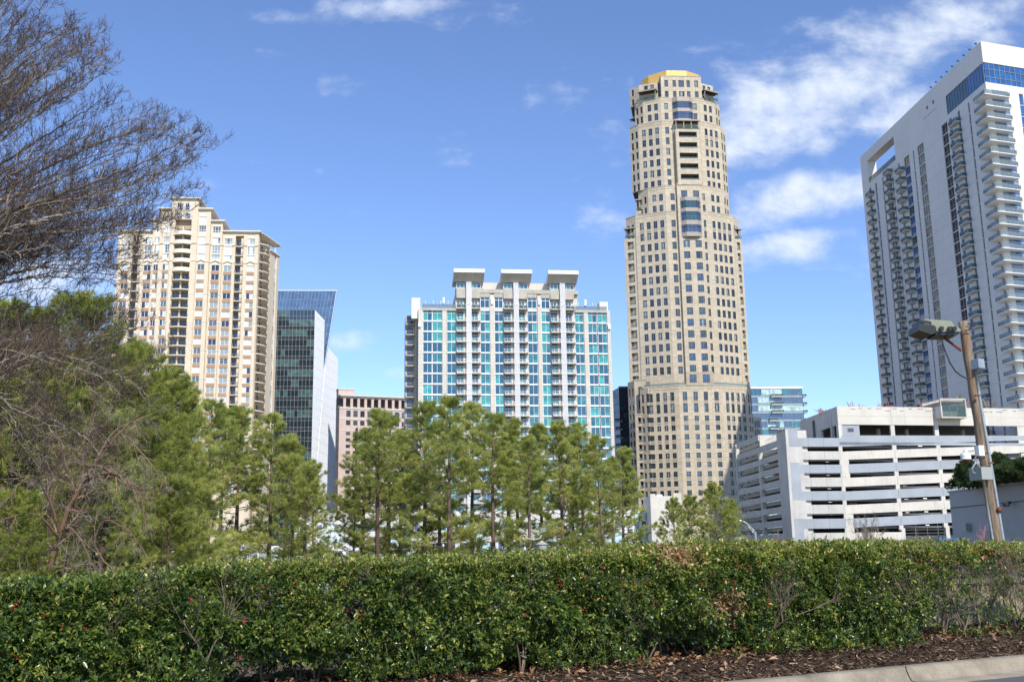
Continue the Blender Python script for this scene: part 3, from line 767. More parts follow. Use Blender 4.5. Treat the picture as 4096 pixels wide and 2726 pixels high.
# ---------------------------------------------------------------- 5. tan stone skyscraper
def tan_tower():
    T = thing('skyscraper', 'tall tan stone skyscraper with chamfered setbacks and a golden crown', 'skyscraper')
    R = random.Random(31)
    wins = Pool(T, 'window'); w = MB()
    C0 = Fr(60.71, 390, 86)
    GL = ('glass_blue', 'glass_blue', 'glass_night', 'glass_slate', 'glass_green', 'curtain_grey')
    def mk(a, b): return window(a, b, (1, 1.2, 1), (1, 2.4), GL, 'bronze', .13, None, R.randrange(7))
    def mkd(a, b): return window(a, b, (1, 1.2, 1), (1, 2.4), ('glass_night', 'glass_blue'), 'bronze', .13, None, R.randrange(7))
    def seg(base, z0, z1, CL, LL, RL, rows, ccols, lcols, rcols, set_=0., side=5., parapet=True, sidecols=((.7, 1.9), (2.9, 4.1)), body=26):
        """one storey group of the shaft: left chamfer, centre, right chamfer, dark side faces"""
        B = Fr(*base.P(0, -set_, 0)[:2], base.az)
        L = Fr(*B.P(0, 0, 0)[:2], base.az+26); Cc = B; Rr = Fr(*B.P(CL, 0, 0)[:2], base.az-25)
        grid(w, Cc, 0, CL, z0, z1, ccols, rows, 'tan_stone', .4, 0, None, wins, make=mk)
        grid(w, L, -LL, 0, z0, z1, lcols, rows, 'tan_stone', .4, 0, None, wins, make=mk)
        grid(w, Rr, 0, RL, z0, z1, rcols, rows, 'tan_stone', .4, 0, None, wins, make=mk)
        pl = L.P(-LL, 0, 0); SL = Fr(pl[0]-side*sin(rad(base.az+52)), pl[1]-side*cos(rad(base.az+52)), base.az+52)
        grid(w, SL, 0, side, z0, z1, list(sidecols), rows, 'tan_stone', .4, 0, None, wins, make=mkd)
        pr_ = Rr.P(RL, 0, 0); SR = Fr(pr_[0], pr_[1], base.az-50)
        grid(w, SR, 0, side, z0, z1, list(sidecols), rows, 'tan_stone', .4, 0, None, wins, make=mkd)
        i = .45
        poly = [SL.P(0, -i, 0)[:2], L.P(-LL, -i, 0)[:2], B.P(0, -i, 0)[:2], B.P(CL, -i, 0)[:2], Rr.P(RL, -i, 0)[:2], SR.P(side, -i, 0)[:2], SR.P(side+3, -body, 0)[:2] if 0 else B.P(CL+RL*.6, -body, 0)[:2], B.P(-LL*.6, -body, 0)[:2]]
        w.prism(poly, z0, z1-.3, 'concrete_dark')
        if parapet:   # coping
            for f, a, b in ((Cc, 0, CL), (L, -LL, 0), (Rr, 0, RL), (SL, 0, side)):
                w.box(f, a-.02, b+.02, -.5, .12, z1+.003, z1+.35, 'tan_stone')
        for f, a, b in ((Cc, 0, CL), (L, -LL, 0), (Rr, 0, RL)):
            w.box(f, a+.05, b-.05, .003, .09, z1-1.0, z1-.85, 'tan_stone')
        return Cc, L, Rr, SL, SR
    # --- upper shaft
    r1 = [(z-2.85, z) for z in [130.2-4.45*k for k in range(14)]]
    lc = [(-10.65, -9.1), (-7.9, -6.4), (-5.2, -3.7), (-2.5, -1.0)]; rc = [(2.0, 3.5), (4.6, 6.1), (7.1, 8.6), (9.7, 11.2)]
    C1, L1, R1, SL1, SR1 = seg(C0, 64, 133.5, 16.5, 12.4, 12.6, r1, [(1.9, 3.6), (14.3, 15.6)], lc, rc)
    r2 = [(138.2, 141.0), (133.9, 136.5)]
    C2, L2, R2, _, _ = seg(C0, 133.5, 144, 16.6, 6.9, 8.3, r2, [(2.0, 3.7), (14.3, 15.7)], [(-5.2, -3.7), (-2.5, -1.0)], [(2.0, 3.5), (4.6, 6.1)], side=5)
    r3 = [(z-2.85, z) for z in [169.0-4.4*k for k in range(6)]]
    C3, L3, R3, SL3, _ = seg(C0, 144, 171.4, 15.8, 9.6, 9.9, r3, [(1.4, 2.9), (14.1, 15.2)], [(-8.1, -6.6), (-5.4, -3.9), (-2.7, -1.2)], [(1.9, 3.3), (4.4, 5.8), (7.0, 8.4)], set_=.8, side=4.5)
    r4 = [(176.4, 179.2), (172.2, 175.0)]
    seg(C0, 171.4, 181.4, 15.9, 7.2, 7.7, r4, [(1.4, 2.9), (13.1, 14.6)], [(-5.4, -3.9), (-2.7, -1.2)], [(1.9, 3.4), (4.6, 6.0)], set_=.8, side=4.5)
    # top block: centre comes forward, chamfers set back behind small pergola terraces
    D = Fr(*C0.P(.5, -.8, 0)[:2], 86)
    r5 = [(186.2, 189.1), (181.7, 184.4)]
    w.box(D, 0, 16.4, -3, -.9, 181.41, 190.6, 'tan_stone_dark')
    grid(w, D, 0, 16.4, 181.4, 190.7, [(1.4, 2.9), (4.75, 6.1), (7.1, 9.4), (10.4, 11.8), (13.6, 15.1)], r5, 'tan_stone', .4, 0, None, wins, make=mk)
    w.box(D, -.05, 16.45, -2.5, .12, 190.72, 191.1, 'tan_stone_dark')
    w.box(D, 0, .4, -6, -.41, 181.4, 190.7, 'tan_stone'); w.box(D, 16.0, 16.4, -6, -.41, 181.4, 190.7, 'tan_stone')
    T2 = Fr(*C0.P(-.3, -3.2, 0)[:2], 86)
    Lx = Fr(*T2.P(0, 0, 0)[:2], 112); Rx = Fr(*T2.P(16.9, 0, 0)[:2], 61)
    grid(w, Lx, -7.8, 0, 181.4, 189.4, [(-5.6, -4.1), (-3.0, -1.6)], [(185.9, 188.6), (182, 183.9)], 'tan_stone', .4, 0, None, wins, make=mk)
    grid(w, Rx, 0, 7.2, 181.4, 189.4, [(1.8, 3.2), (4.3, 5.7)], [(185.9, 188.6), (182, 183.9)], 'tan_stone', .4, 0, None, wins, make=mk)
    q = Lx.P(-7.8, 0, 0); Sx = Fr(q[0]-5*sin(rad(138)), q[1]-5*cos(rad(138)), 138)
    grid(w, Sx, 0, 5, 181.4, 189.4, [(1, 2.2)], [(185.9, 188.6), (181.7, 184.4)], 'tan_stone', .4, 0, None, wins, make=mkd)
    w.prism([Sx.P(0, -.5, 0)[:2], Lx.P(-7.8, -.5, 0)[:2], T2.P(0, -.5, 0)[:2], T2.P(16.9, -.5, 0)[:2], Rx.P(7.2, -.5, 0)[:2], T2.P(22, -18, 0)[:2], T2.P(-7, -18, 0)[:2]], 181.3, 189.0, 'concrete_dark')
    # pergolas
    pg = MB()
    def pergola(f, a, b, n0, n1, z, posts, h=3.3):
        pg.mark()
        pg.box(f, a-.3, b+.3, n0, n1+.3, z, z+.18, 'bronze')
        k = int((b-a)/.6)
        for i in range(k+1):
            x = a+(b-a)*i/k; pg.box(f, x-.06, x+.06, n0, n1+.45, z+.19, z+.42, 'bronze')
        pg.box(f, a-.35, b+.35, n1+.3, n1+.5, z-.05, z+.45, 'tan_metal')
        for p in posts: pg.box(f, p-.12, p+.12, n1-.1, n1+.14, z-h, z-.06, 'tan_metal')
        pg.box(f, a, b, n1+.05, n1+.1, z-h, z-h+.95, 'rail_glass')
    pergola(Lx, -7.4, -.3, .1, 2.6, 185.0, (-7.3, -.5)); pergola(Rx, .4, 7.3, .1, 2.6, 185.0, (.5, 7.2))
    # --- centre: bay windows, stacked loggias, projecting shaft
    E = Fr(*C0.P(.6, -.8, 0)[:2], 86)
    lg = MB()
    a, b = 4.3, 13.9
    zt = 167.4
    lg.box(E, a, a+1.25, 0.003, 2.4, 144, zt, 'tan_stone'); lg.box(E, b-1.15, b, 0.003, 2.4, 144, zt, 'tan_stone')
    lv = [166.1-4.4*k for k in range(6)]
    for i, z in enumerate(lv):
        lg.box(E, a+1.252, b-1.152, 1.9, 2.4, z, min(zt, z+2.1) if i else zt, 'tan_stone')
        lg.box(E, a+1.252, b-1.152, 0.003, 1.898, z, z+.25, 'tan_stone_dark')
        if i < 5: lg.box(E, a+1.252, b-1.152, 2.2, 2.3, z-2.3, z-1.7, 'rail_glass_pale')
        if i < 5: lg.box(E, a+1.252, b-1.152, 0.003, 0.1, z-4.1, z-.1, 'bronze')
    lg.build('loggia', T)
    pergola(E, a, b, .1, 2.5, 170.6, (a+.3, a+3.4, a+6.4, b-.3), 3.2)
    by = MB()
    def bay(f, a, b, z0, z1, glz, n=1.5):
        by.mark()
        pts = [(a, 0), (a+1.8, n), (b-1.8, n), (b, 0)]
        for i in range(3):
            p, q = pts[i], pts[i+1]; P0 = f.P(p[0], p[1], 0); Q0 = f.P(q[0], q[1], 0)
            L_ = math.hypot(Q0[0]-P0[0], Q0[1]-P0[1]); fr = Fr(P0[0], P0[1], math.degrees(math.atan2(Q0[0]-P0[0], Q0[1]-P0[1])))
            z = z0
            for (g0, g1) in glz:
                by.box(fr, 0, L_, -.3, 0, z, g0, 'tan_metal'); by.face([fr.P(0, -.1, g0), fr.P(L_, -.1, g0), fr.P(L_, -.1, g1), fr.P(0, -.1, g1)], R.choice(('glass_blue', 'glass_green', 'glass_blue')))
                k = max(2, int(L_/1.3))
                for j in range(k+1): by.box(fr, L_*j/k-.06, L_*j/k+.06, -.12, .02, g0, g1, 'bronze')
                by.box(fr, 0, L_, -.11, .0, g0+(g1-g0)*.72, g0+(g1-g0)*.72+.12, 'bronze'); z = g1
            by.box(fr, 0, L_, -.3, 0, z, z1, 'tan_metal')
        by.prism([f.P(x, y-.05, 0)[:2] for x, y in pts], z0-.02, z0+.15, 'tan_metal'); by.prism([f.P(x, y-.05, 0)[:2] for x, y in pts], z1-.15, z1+.02, 'tan_metal')
    bay(E, 4.0, 12.4, 171.5, 181.4, [(172.2, 175.2), (176.6, 179.5)])
    # projecting shaft with pair windows
    G = Fr(*C0.P(4.4, 1.3, 0)[:2], 86)
    pr = [(z-2.8, z) for z in [141.8]+[121.6-4.45*k for k in range(12)]]
    grid(w, G, 0, 9.9, 64, 144.2, [(1.6, 4.0), (6.3, 8.7)], pr, 'tan_stone', .5, 0, None, wins, make=mk)
    w.box(G, 0, .5, -1.3, -.51, 64, 144.2, 'tan_stone'); w.box(G, 9.4, 9.9, -1.3, -.51, 64, 144.2, 'tan_stone')
    w.box(G, .51, 9.39, -1.29, -.55, 64, 144.1, 'concrete_dark')
    w.box(G, -.1, 10.0, -1.2, .15, 144.21, 144.6, 'tan_stone')
    bay(G, 1.0, 9.0, 122.9, 138.8, [(124.6, 127.6), (129.4, 132.9), (134.4, 137.4)], 1.3)
    by.build('bay_window', T)
    # --- shoulder and balcony stacks on the left and right
    loggia = MB()
    for f, a, b, top in ((L1, -17.3, -12.7, 124.6), (R1, 12.9, 16.6, 124.6)):
        loggia.mark()
        n1 = -.25
        loggia.box(f, a, a+1.2, -6, n1, 64, top, 'tan_stone'); loggia.box(f, b-.9, b, -6, n1, 64, top, 'tan_stone')
        for k in range(14):
            z = top-4.45*k
            loggia.box(f, a+1.202, b-.902, -5.5, n1-.02, z-1.3, z, 'tan_stone'); loggia.box(f, a+1.202, b-.902, n1-.35, n1-.3, z-4.4, z-3.5, 'rail_glass_pale')
        loggia.box(f, a+1.2, b-.9, -5.9, -5.5, 64, top-1.4, 'bronze')
        pergola(f, a+.3, b-.1, -5, n1, 128.6, (a+.5, b-.5), 3.6)
    for f, a, b, top in ((L2, -12.4, -9.6, 140.4), (SL3, -1.0, 2.0, 176.0)):
        loggia.mark()
        loggia.box(f, a, a+.5, -5, -1.8, top-12, top-3, 'tan_stone'); loggia.box(f, b-.5, b, -5, -1.8, top-12, top, 'tan_stone')
        loggia.box(f, a, b, -5, -1.9, top-12.1, top-8, 'tan_stone'); loggia.box(f, a+.52, b-.52, -5, -1.9, top-5.5, top-4.4, 'tan_stone')
        pergola(f, a+.1, b-.1, -5, -1.8, top, (a+.3, b-.3), 4)
    # --- wide lower block
    B2 = Fr(61.31, 384, 86)
    rl = [(58.5, 61.7), (54.1, 57.3)]+[(z-1.95, z) for z in [52.8-3.39*k for k in range(11)]]
    cc = [(1.45, 3.1), (5.5, 7.1), (9.4, 10.9), (13.3, 14.95)]; ll = [(-11.4, -9.9), (-8.6, -7.2), (-5.9, -4.5), (-3.3, -1.8)]; rr = [(1.55, 3.0), (4.1, 5.5), (6.8, 8.2), (9.3, 10.7)]
    Cb, Lb, Rb, SLb, SRb = seg(B2, 14, 64, 16.4, 13.2, 12.0, rl, cc, ll, rr, side=2.)
    for f, a, b in ((Cb, 0, 16.4), (Lb, -13.2, 0), (Rb, 0, 12)):   # terrace glass and louvres under windows
        w.box(f, a, b, -.3, -.26, 64.4, 65.3, 'rail_glass_pale')
    lv_ = MB()
    for f, cs in ((Cb, cc), (Lb, ll), (Rb, rr)):
        for a, b in cs:
            for z in (57.4, 49.8, 43.0, 36.2, 29.5): lv_.box(f, a, b, .0+.003, .04, z, z+.9, 'louvre')
    for f, cs in ((L1, lc), (R1, rc), (C1, [(1.9, 3.6), (14.3, 15.6)])):
        for a, b in cs: lv_.box(f, a, b, .003, .04, 126.0, 127.1, 'louvre')
    for f, cs in ((L3, [(-8.1, -6.6), (-5.4, -3.9), (-2.7, -1.2)]), (R3, [(1.9, 3.3), (4.4, 5.8), (7.0, 8.4)])):
        for a, b in cs: lv_.box(f, a, b, .003, .04, 165.0, 165.9, 'louvre')
    lv_.build('louvre', T)
    w.box(Cb, 3.0, 13.4, -2, .2, 64.01, 69.2, 'tan_stone_dark')
    for x in (4.4, 9.4):
        key, k_ = window(2.5, 3.0, (1, 1.2, 1), (1, 2.4), ('glass_green', 'glass_blue'), 'bronze', .13, None, 1); wins.put(Cb, x, .27, 65.2, key, k_, 7)
    # lower left wing with balconies, then the shaded side
    V = Lb; loggia.mark()
    loggia.box(V, -17.1, -16.1, -6, -.6, 0, 54.2, 'tan_stone'); loggia.box(V, -13.9, -13.2, -6, -.6, 0, 54.2, 'tan_stone')
    loggia.box(V, -16.1, -13.9, -5.9, -2.6, 0, 53.5, 'bronze')
    for k in range(11):
        z = 54.2-3.39*k
        loggia.box(V, -16.098, -13.902, -2.6, -.62, z-.95, z, 'tan_stone'); loggia.box(V, -16.098, -13.902, -.75, -.7, z-3.35, z-2.5, 'rail_glass_pale')
    loggia.box(V, -17.2, -13.1, -6, -.5, 54.21, 54.6, 'tan_stone')
    loggia.build('balcony_stack', T)
    Wg = Fr(*V.P(-13.2, -3.0, 0)[:2], 112)
    grid(w, Wg, -4.4, 0, 14, 67.6, [(-2.9, -1.4)], [(61.6, 65.2), (57, 60.2)], 'tan_stone', .4, 0, None, wins, make=mk)
    q = Wg.P(-4.4, 0, 0); Sg = Fr(q[0]-4.4*sin(rad(152)), q[1]-4.4*cos(rad(152)), 152)
    grid(w, Sg, 0, 4.4, 0, 67.6, [(.6, 1.6), (2.6, 3.6)], [(61.8, 65.)]+[(z-1.95, z) for z in [58.5-3.39*k for k in range(15)]], 'tan_stone', .4, 0, None, wins, make=mkd)
    w.prism([Sg.P(0, -.5, 0)[:2], Wg.P(-4.4, -.5, 0)[:2], Wg.P(0, -.5, 0)[:2], Wg.P(6, -10, 0)[:2], Wg.P(0, -18, 0)[:2]], 0, 67.2, 'concrete_dark')
    w.box(Wg, -4.5, .2, -.6, .15, 67.61, 68.0, 'tan_stone')
    Wr = Fr(*Rb.P(12.0, -2.2, 0)[:2], 61)
    grid(w, Wr, 0, 3.4, 14, 66.8, [(1., 2.3)], [(61.6, 65.2), (55, 58.)], 'tan_stone', .4, 0, None, wins, make=mk)
    w.box(Wr, 3.42, 8.0, -7, .2, 14, 53.4, 'tan_stone')
    for k in range(10):
        z = 51.0-3.39*k
        key, k_ = window(2.4, 2.2, (1, 1), (1,), ('glass_night',), 'bronze', .12); wins.put(Wr, 4.6, .26, z-1.3, key, k_, 3)
    # plinth storeys
    w.prism([Lb.P(-14, .3, 0)[:2], B2.P(0, .5, 0)[:2], B2.P(16.4, .5, 0)[:2], Rb.P(14, .3, 0)[:2], B2.P(26, -26, 0)[:2], B2.P(-10, -26, 0)[:2]], -3, 13.98, 'tan_stone')
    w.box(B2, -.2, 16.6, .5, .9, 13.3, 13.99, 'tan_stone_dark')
    # crown
    cr = MB(); Kc = Fr(*C0.P(3.6, -3.6, 0)[:2], 86)
    pts = [(-8.2, -9.0), (-6.4, -5.), (0, 0), (8.2, 0), (14.2, -3.5), (14.6, -16), (-7, -16)]
    P2 = [Kc.P(a, b, 0)[:2] for a, b in pts]
    cr.prism(P2, 188.2, 193.75+.9, 'gold')
    for i in range(5):
        (x0, y0), (x1, y1) = P2[i], P2[i+1]; L_ = math.hypot(x1-x0, y1-y0); f = Fr(x0, y0, math.degrees(math.atan2(x1-x0, y1-y0)))
        for k in range(int(L_/.35)): cr.box(f, k*.35, k*.35+.06, .004, .05, 188.2, 194.6, 'gold')
    cr.build('gold_crown', T)
    m = MB(); m.tube([Kc.P(-4, -6, 193), Kc.P(-4, -6, 197.2)], .08, 'grey_steel', 6); m.box(Kc, -3, -1, -7, -5, 194.66, 195.4, 'white_frame'); m.build('roof_mast', T)
    pg.build('pergola', T)
    w.build('wall', T); wins.done()
tan_tower()

# ---------------------------------------------------------------- 6. white tower on the right
def white_tower():
    T = thing('condo_tower', 'white slab apartment tower with glass balconies and an open rectangular roof portal', 'tower')
    R = random.Random(41)
    NR = Fr(122.18, 250, -4); far = NR.P(79.9, 0, 0)
    F = Fr(far[0], far[1], 176); X = lambda u: 79.9-u       # u measured from the near corner
    S = Fr(122.18, 250, 72)
    w = MB(); wins = Pool(T, 'window'); bal = Pool(T, 'balcony', 100)
    step = 3.12; top = 131.
    cols = [(73.4, 75.1, 'p'), (69.0, 70.2, 's'), (63.9, 64.8, 's'), (58.2, 61.8, 'p'), (57.0, 57.6, 's'), (52.0, 53.0, 'p'), (45.2, 48.8, 'p'), (42.0, 42.8, 's'), (35.7, 39.7, 'W'), (21.2, 24.6, 'd'), (18.6, 20.2, 'p'), (14.0, 15.2, 'p'), (8.8, 9.6, 's'), (1.6, 2.6, 'p')]
    zt = 118.3; zb = 20.
    fl = [zt-step*k for k in range(31)]
    cs = sorted((X(b), X(a), k) for a, b, k in cols)
    xs = [0]+[q for c in cs for q in c[:2]]+[79.9]
    for i in range(0, len(xs), 2): w.box(F, xs[i], xs[i+1], -.5, 0, -3, zt, 'rt_wall')
    for a, b, k in cs:
        w.box(F, a, b, -.5, 0, -3, zb-.2, 'rt_wall')
        for j, z in enumerate(fl):
            if z-step < zb: break
            m = {'p': ('rt_glass', 'rt_glass_dark', 'rt_glass_pale', 'rt_glass'), 's': ('rt_glass', 'rt_glass_dark') if a < 20 else ('rt_glass_dark',), 'W': ('rt_glass_dark', 'rt_glass_pale'), 'd': ('brown_screen',)}[k]
            if a < 24 and k != 'd': m = ('rt_glass', 'rt_glass', 'rt_glass_dark')  # bluer panes on these columns stand in for sky reflections
            key, mk = window(b-a, step-.24, {'p': (1, 1) if b-a > 1 else (1,), 's': (1,), 'W': (1, 1, 1), 'd': (1, 1)}[k], (1,) if k in 'ps' else (1, 2), m, 'grey_steel' if k != 'd' else 'rail_grey', .1, None, R.randrange(4))
            wins.put(F, a, -.22, z-step+.12, key, mk, (b-a)*step*(2 if a > 40 else 1))
            w.box(F, a, b, -.5, -.05, z-step-.12, z-step+.12, 'rt_wall')
        w.box(F, a, b, -.5, 0, zt-.12, zt, 'rt_wall')
    # band above the windows, glass band, parapet, portal frame at the far end
    w.box(F, X(54.2), X(20.6), -.5, 0, zt+.003, 127.65, 'rt_wall'); w.box(F, X(80.-.1), X(54.2), -.5, 0, zt+.003, 120., 'rt_wall')
    w.box(F, X(20.6), 79.9, -.5, 0, zt+.003, 119.7, 'rt_wall')
    w.box(F, X(20.6), 79.9, -.5, 0, 125.2, 127.65, 'rt_wall')
    w.prism([F.P(0, 0, 0)[:2], F.P(79.9, 0, 0)[:2], S.P(30, 0, 0)[:2], S.P(30, -3, 0)[:2], F.P(76, -3, 0)[:2], F.P(0, -3, 0)[:2]], 127.653, top, 'rt_wall')
    w.box(F, 0, X(74.7), -3., 0, 120.003, 127.65, 'rt_wall')
    w.box(F, X(54.2), X(53.4), -3, -.51, 120.01, 127.65, 'rt_wall')
    # body
    bk = 22
    w.prism([F.P(.1, -.55, 0)[:2], F.P(79.0, -.55, 0)[:2], S.P(.95, -.55, 0)[:2], S.P(30, -.55, 0)[:2], S.P(30, -60, 0)[:2], F.P(.1, -bk, 0)[:2]], -3, 119.4, 'concrete_dark')
    w.prism([F.P(X(53.4), -.56, 0)[:2], F.P(79.0, -.56, 0)[:2], S.P(.95, -.56, 0)[:2], S.P(30, -.56, 0)[:2], F.P(X(53.4), -bk, 0)[:2]], 119.45, 130.4, 'rt_wall')
    # panel seams
    for j, z in enumerate(fl[1:]):
        for i in range(0, len(xs), 2):
            if xs[i+1]-xs[i] > 2: w.box(F, xs[i]+.02, xs[i+1]-.02, .002, .012, z-.04, z+.0, 'grey_steel')
    w.build('wall', T)
    g = MB()
    n = 14
    for i in range(n):
        a = X(20.6)+(20.6)*i/n; b = X(20.6)+20.6*(i+1)/n
        g.face([F.P(a, -.2, 119.7), F.P(b, -.2, 119.7), F.P(b, -.2, 125.2), F.P(a, -.2, 125.2)], 'rt_glass' if i > 7 else 'rt_glass_dark')
        g.box(F, a-.04, a+.04, -.2, -.1, 119.7, 125.2, 'grey_steel')
    n = 18
    for i in range(n):
        a = 30*i/n; b = 30*(i+1)/n
        g.face([S.P(a, -.2, 119.7), S.P(b, -.2, 119.7), S.P(b, -.2, 125.2), S.P(a, -.2, 125.2)], 'rt_glass')
        g.box(S, a-.05, a+.05, -.2, -.08, 119.7, 125.2, 'rail_grey')
    g.box(S, 0, 30, -.19, -.07, 123.4, 123.5, 'rail_grey'); g.box(S, 0, 30, -.19, -.07, 121.2, 121.3, 'rail_grey')
    g.build('glass_band', T)
    # roof terrace glass and planting in the portal
    t = MB(); t.box(F, X(74.6), X(54.3), -.3, -.25, 120.01, 121.9, 'rail_glass')
    for k in range(13): x = X(74.6)+20.3*k/12; t.box(F, x-.04, x+.04, -.36, -.2, 120.01, 121.95, 'grey_steel')
    t.build('terrace_rail', T)
    d = MB()
    for k in range(6): d.box(F, X(34-1.3*k), X(33.6-1.3*k), .003, .05, 124.3, 124.6, 'dark_steel')
    for u in (27.2, 31.0): d.box(F, X(u+.8), X(u), .004, .08, 126.3-.2*0, 127.3, 'grey_steel'); d.box(F, X(u+.7), X(u+.1), .081, .1, 126.4, 127.2, 'dark_steel')
    d.build('wall_vent', T)
    for k in range(9):
        m = MB(); u = 2+3.2*k if k < 9 else 0
        m.tube([F.P(X(u), -.3, top), F.P(X(u), .2, top+.25)], .06, 'dark_steel', 5); m.box(F, X(u)-.22, X(u)+.22, .05, .5, top+.2, top+.5, 'dark_steel')
        m.build('floodlight', T)
    # near right face
    r = MB()
    rc = [(1.6, 6.9, 'g'), (10.3, 11.7, 'g'), (14.5, 20, 'g'), (23.5, 25, 'g')]
    xs = [0.35]+[q for c in rc for q in c[:2]]+[30]
    for i in range(0, len(xs), 2): r.box(S, xs[i], xs[i+1], -.5, 0, -3, 119.68, 'rt_wall')
    r.box(S, .4, 30, -.5, 0, 125.21, 127.65, 'rt_wall')
    for a, b, k in rc:
        r.box(S, a, b, -.5, 0, 117.8, 119.68, 'rt_wall'); r.box(S, a, b, -.5, 0, -3, zb, 'rt_wall')
        for j in range(31):
            z = 117.8-step*j
            if z-step < zb: break
            key, mk = window(b-a, step-.1, (1, 1, 1) if b-a > 3 else (1,), (1, 3), ('rt_glass', 'rt_glass', 'pale_glass'), 'rail_grey', .1, None, R.randrange(4))
            wins.put(S, a, -.15, z-step+.05, key, mk, (b-a)*step); r.box(S, a+.001, b-.001, -.5, -.1, z-step-.04, z-step+.04, 'white_frame')
    r.build('end_wall', T)
    # balconies
    for (u0, u1), zz0, dep in (((71.2, 74.6), 115.3, 1.6), ((56.8, 60.4), 117.2, 1.7), ((48.6, 52.0), 117.2, 1.8), ((13.8, 18.0), 115.2, 1.5)):
        for j in range(30):
            z = zz0-.1-step*j
            if u0 == 48.6: z = 114.6-step*j
            if u0 == 56.6: z = 115.2-step*j
            if z < zb: break
            key, mk = balcony(u1-u0, dep, 'glass', 'white_wall', .24, 'grey_steel', post=1.2)
            bal.put(F, X(u1), .01, z, key, mk, 9*(3 if u0 < 20 else 1))
            if u0 > 20:
                pass
    for j in range(30):     # corner balconies: L-shaped slabs wrapping the near corner
        z = 115.5-step*j
        if z < zb: break
        def mk():
            b = MB(); K = Fr(0, 0, 90)
            import mathutils
            # local frame: x along the left face towards the corner, corner at x=6.2; second arm along the right face
            c = rad(176-72)        # turn between the two faces
            d2 = (cos(c), sin(c)); n2 = (sin(c), -cos(c))
            A = (0, 0); q = 3.5; D = 1.9
            E1 = (q, 0); 
            e2 = (q+d2[0]*5.6, d2[1]*5.6)
            # outer corner: intersection of the two offset lines
            k = math.tan((PI-c)/2); oc = (q+D/ math.tan((PI-c)/2), -D)
            o2 = (e2[0]+n2[0]*D, e2[1]+n2[1]*D)
            poly = [(0, 0), (0, -D), oc, o2, e2, E1]
            b.prism(poly, -.2, 0, 'white_paint')
            run = [(0, 0), (0, -D), oc, o2, e2]
            for (x0, y0), (x1, y1) in zip(run[:-1], run[1:]):
                L_ = math.hypot(x1-x0, y1-y0); f = Fr(x0, y0, math.degrees(math.atan2(x1-x0, y1-y0)))
                b.box(f, 0, L_, -.08, -.02, 1.02, 1.1, 'rail_grey'); b.box(f, .02, L_-.02, -.06, -.04, .06, 1.02, 'rail_glass_pale')
                n_ = max(1, int(L_/1.1))
                for i in range(n_+1):
                    x = .03+(L_-.06)*i/n_; b.box(f, x-.03, x+.03, -.08, -.02, 0, 1.02, 'rail_grey')
            return b
        bal.put(F, X(3.5), .01, z, ('corner',), mk, 60)
    wins.done(); bal.done()
white_tower()

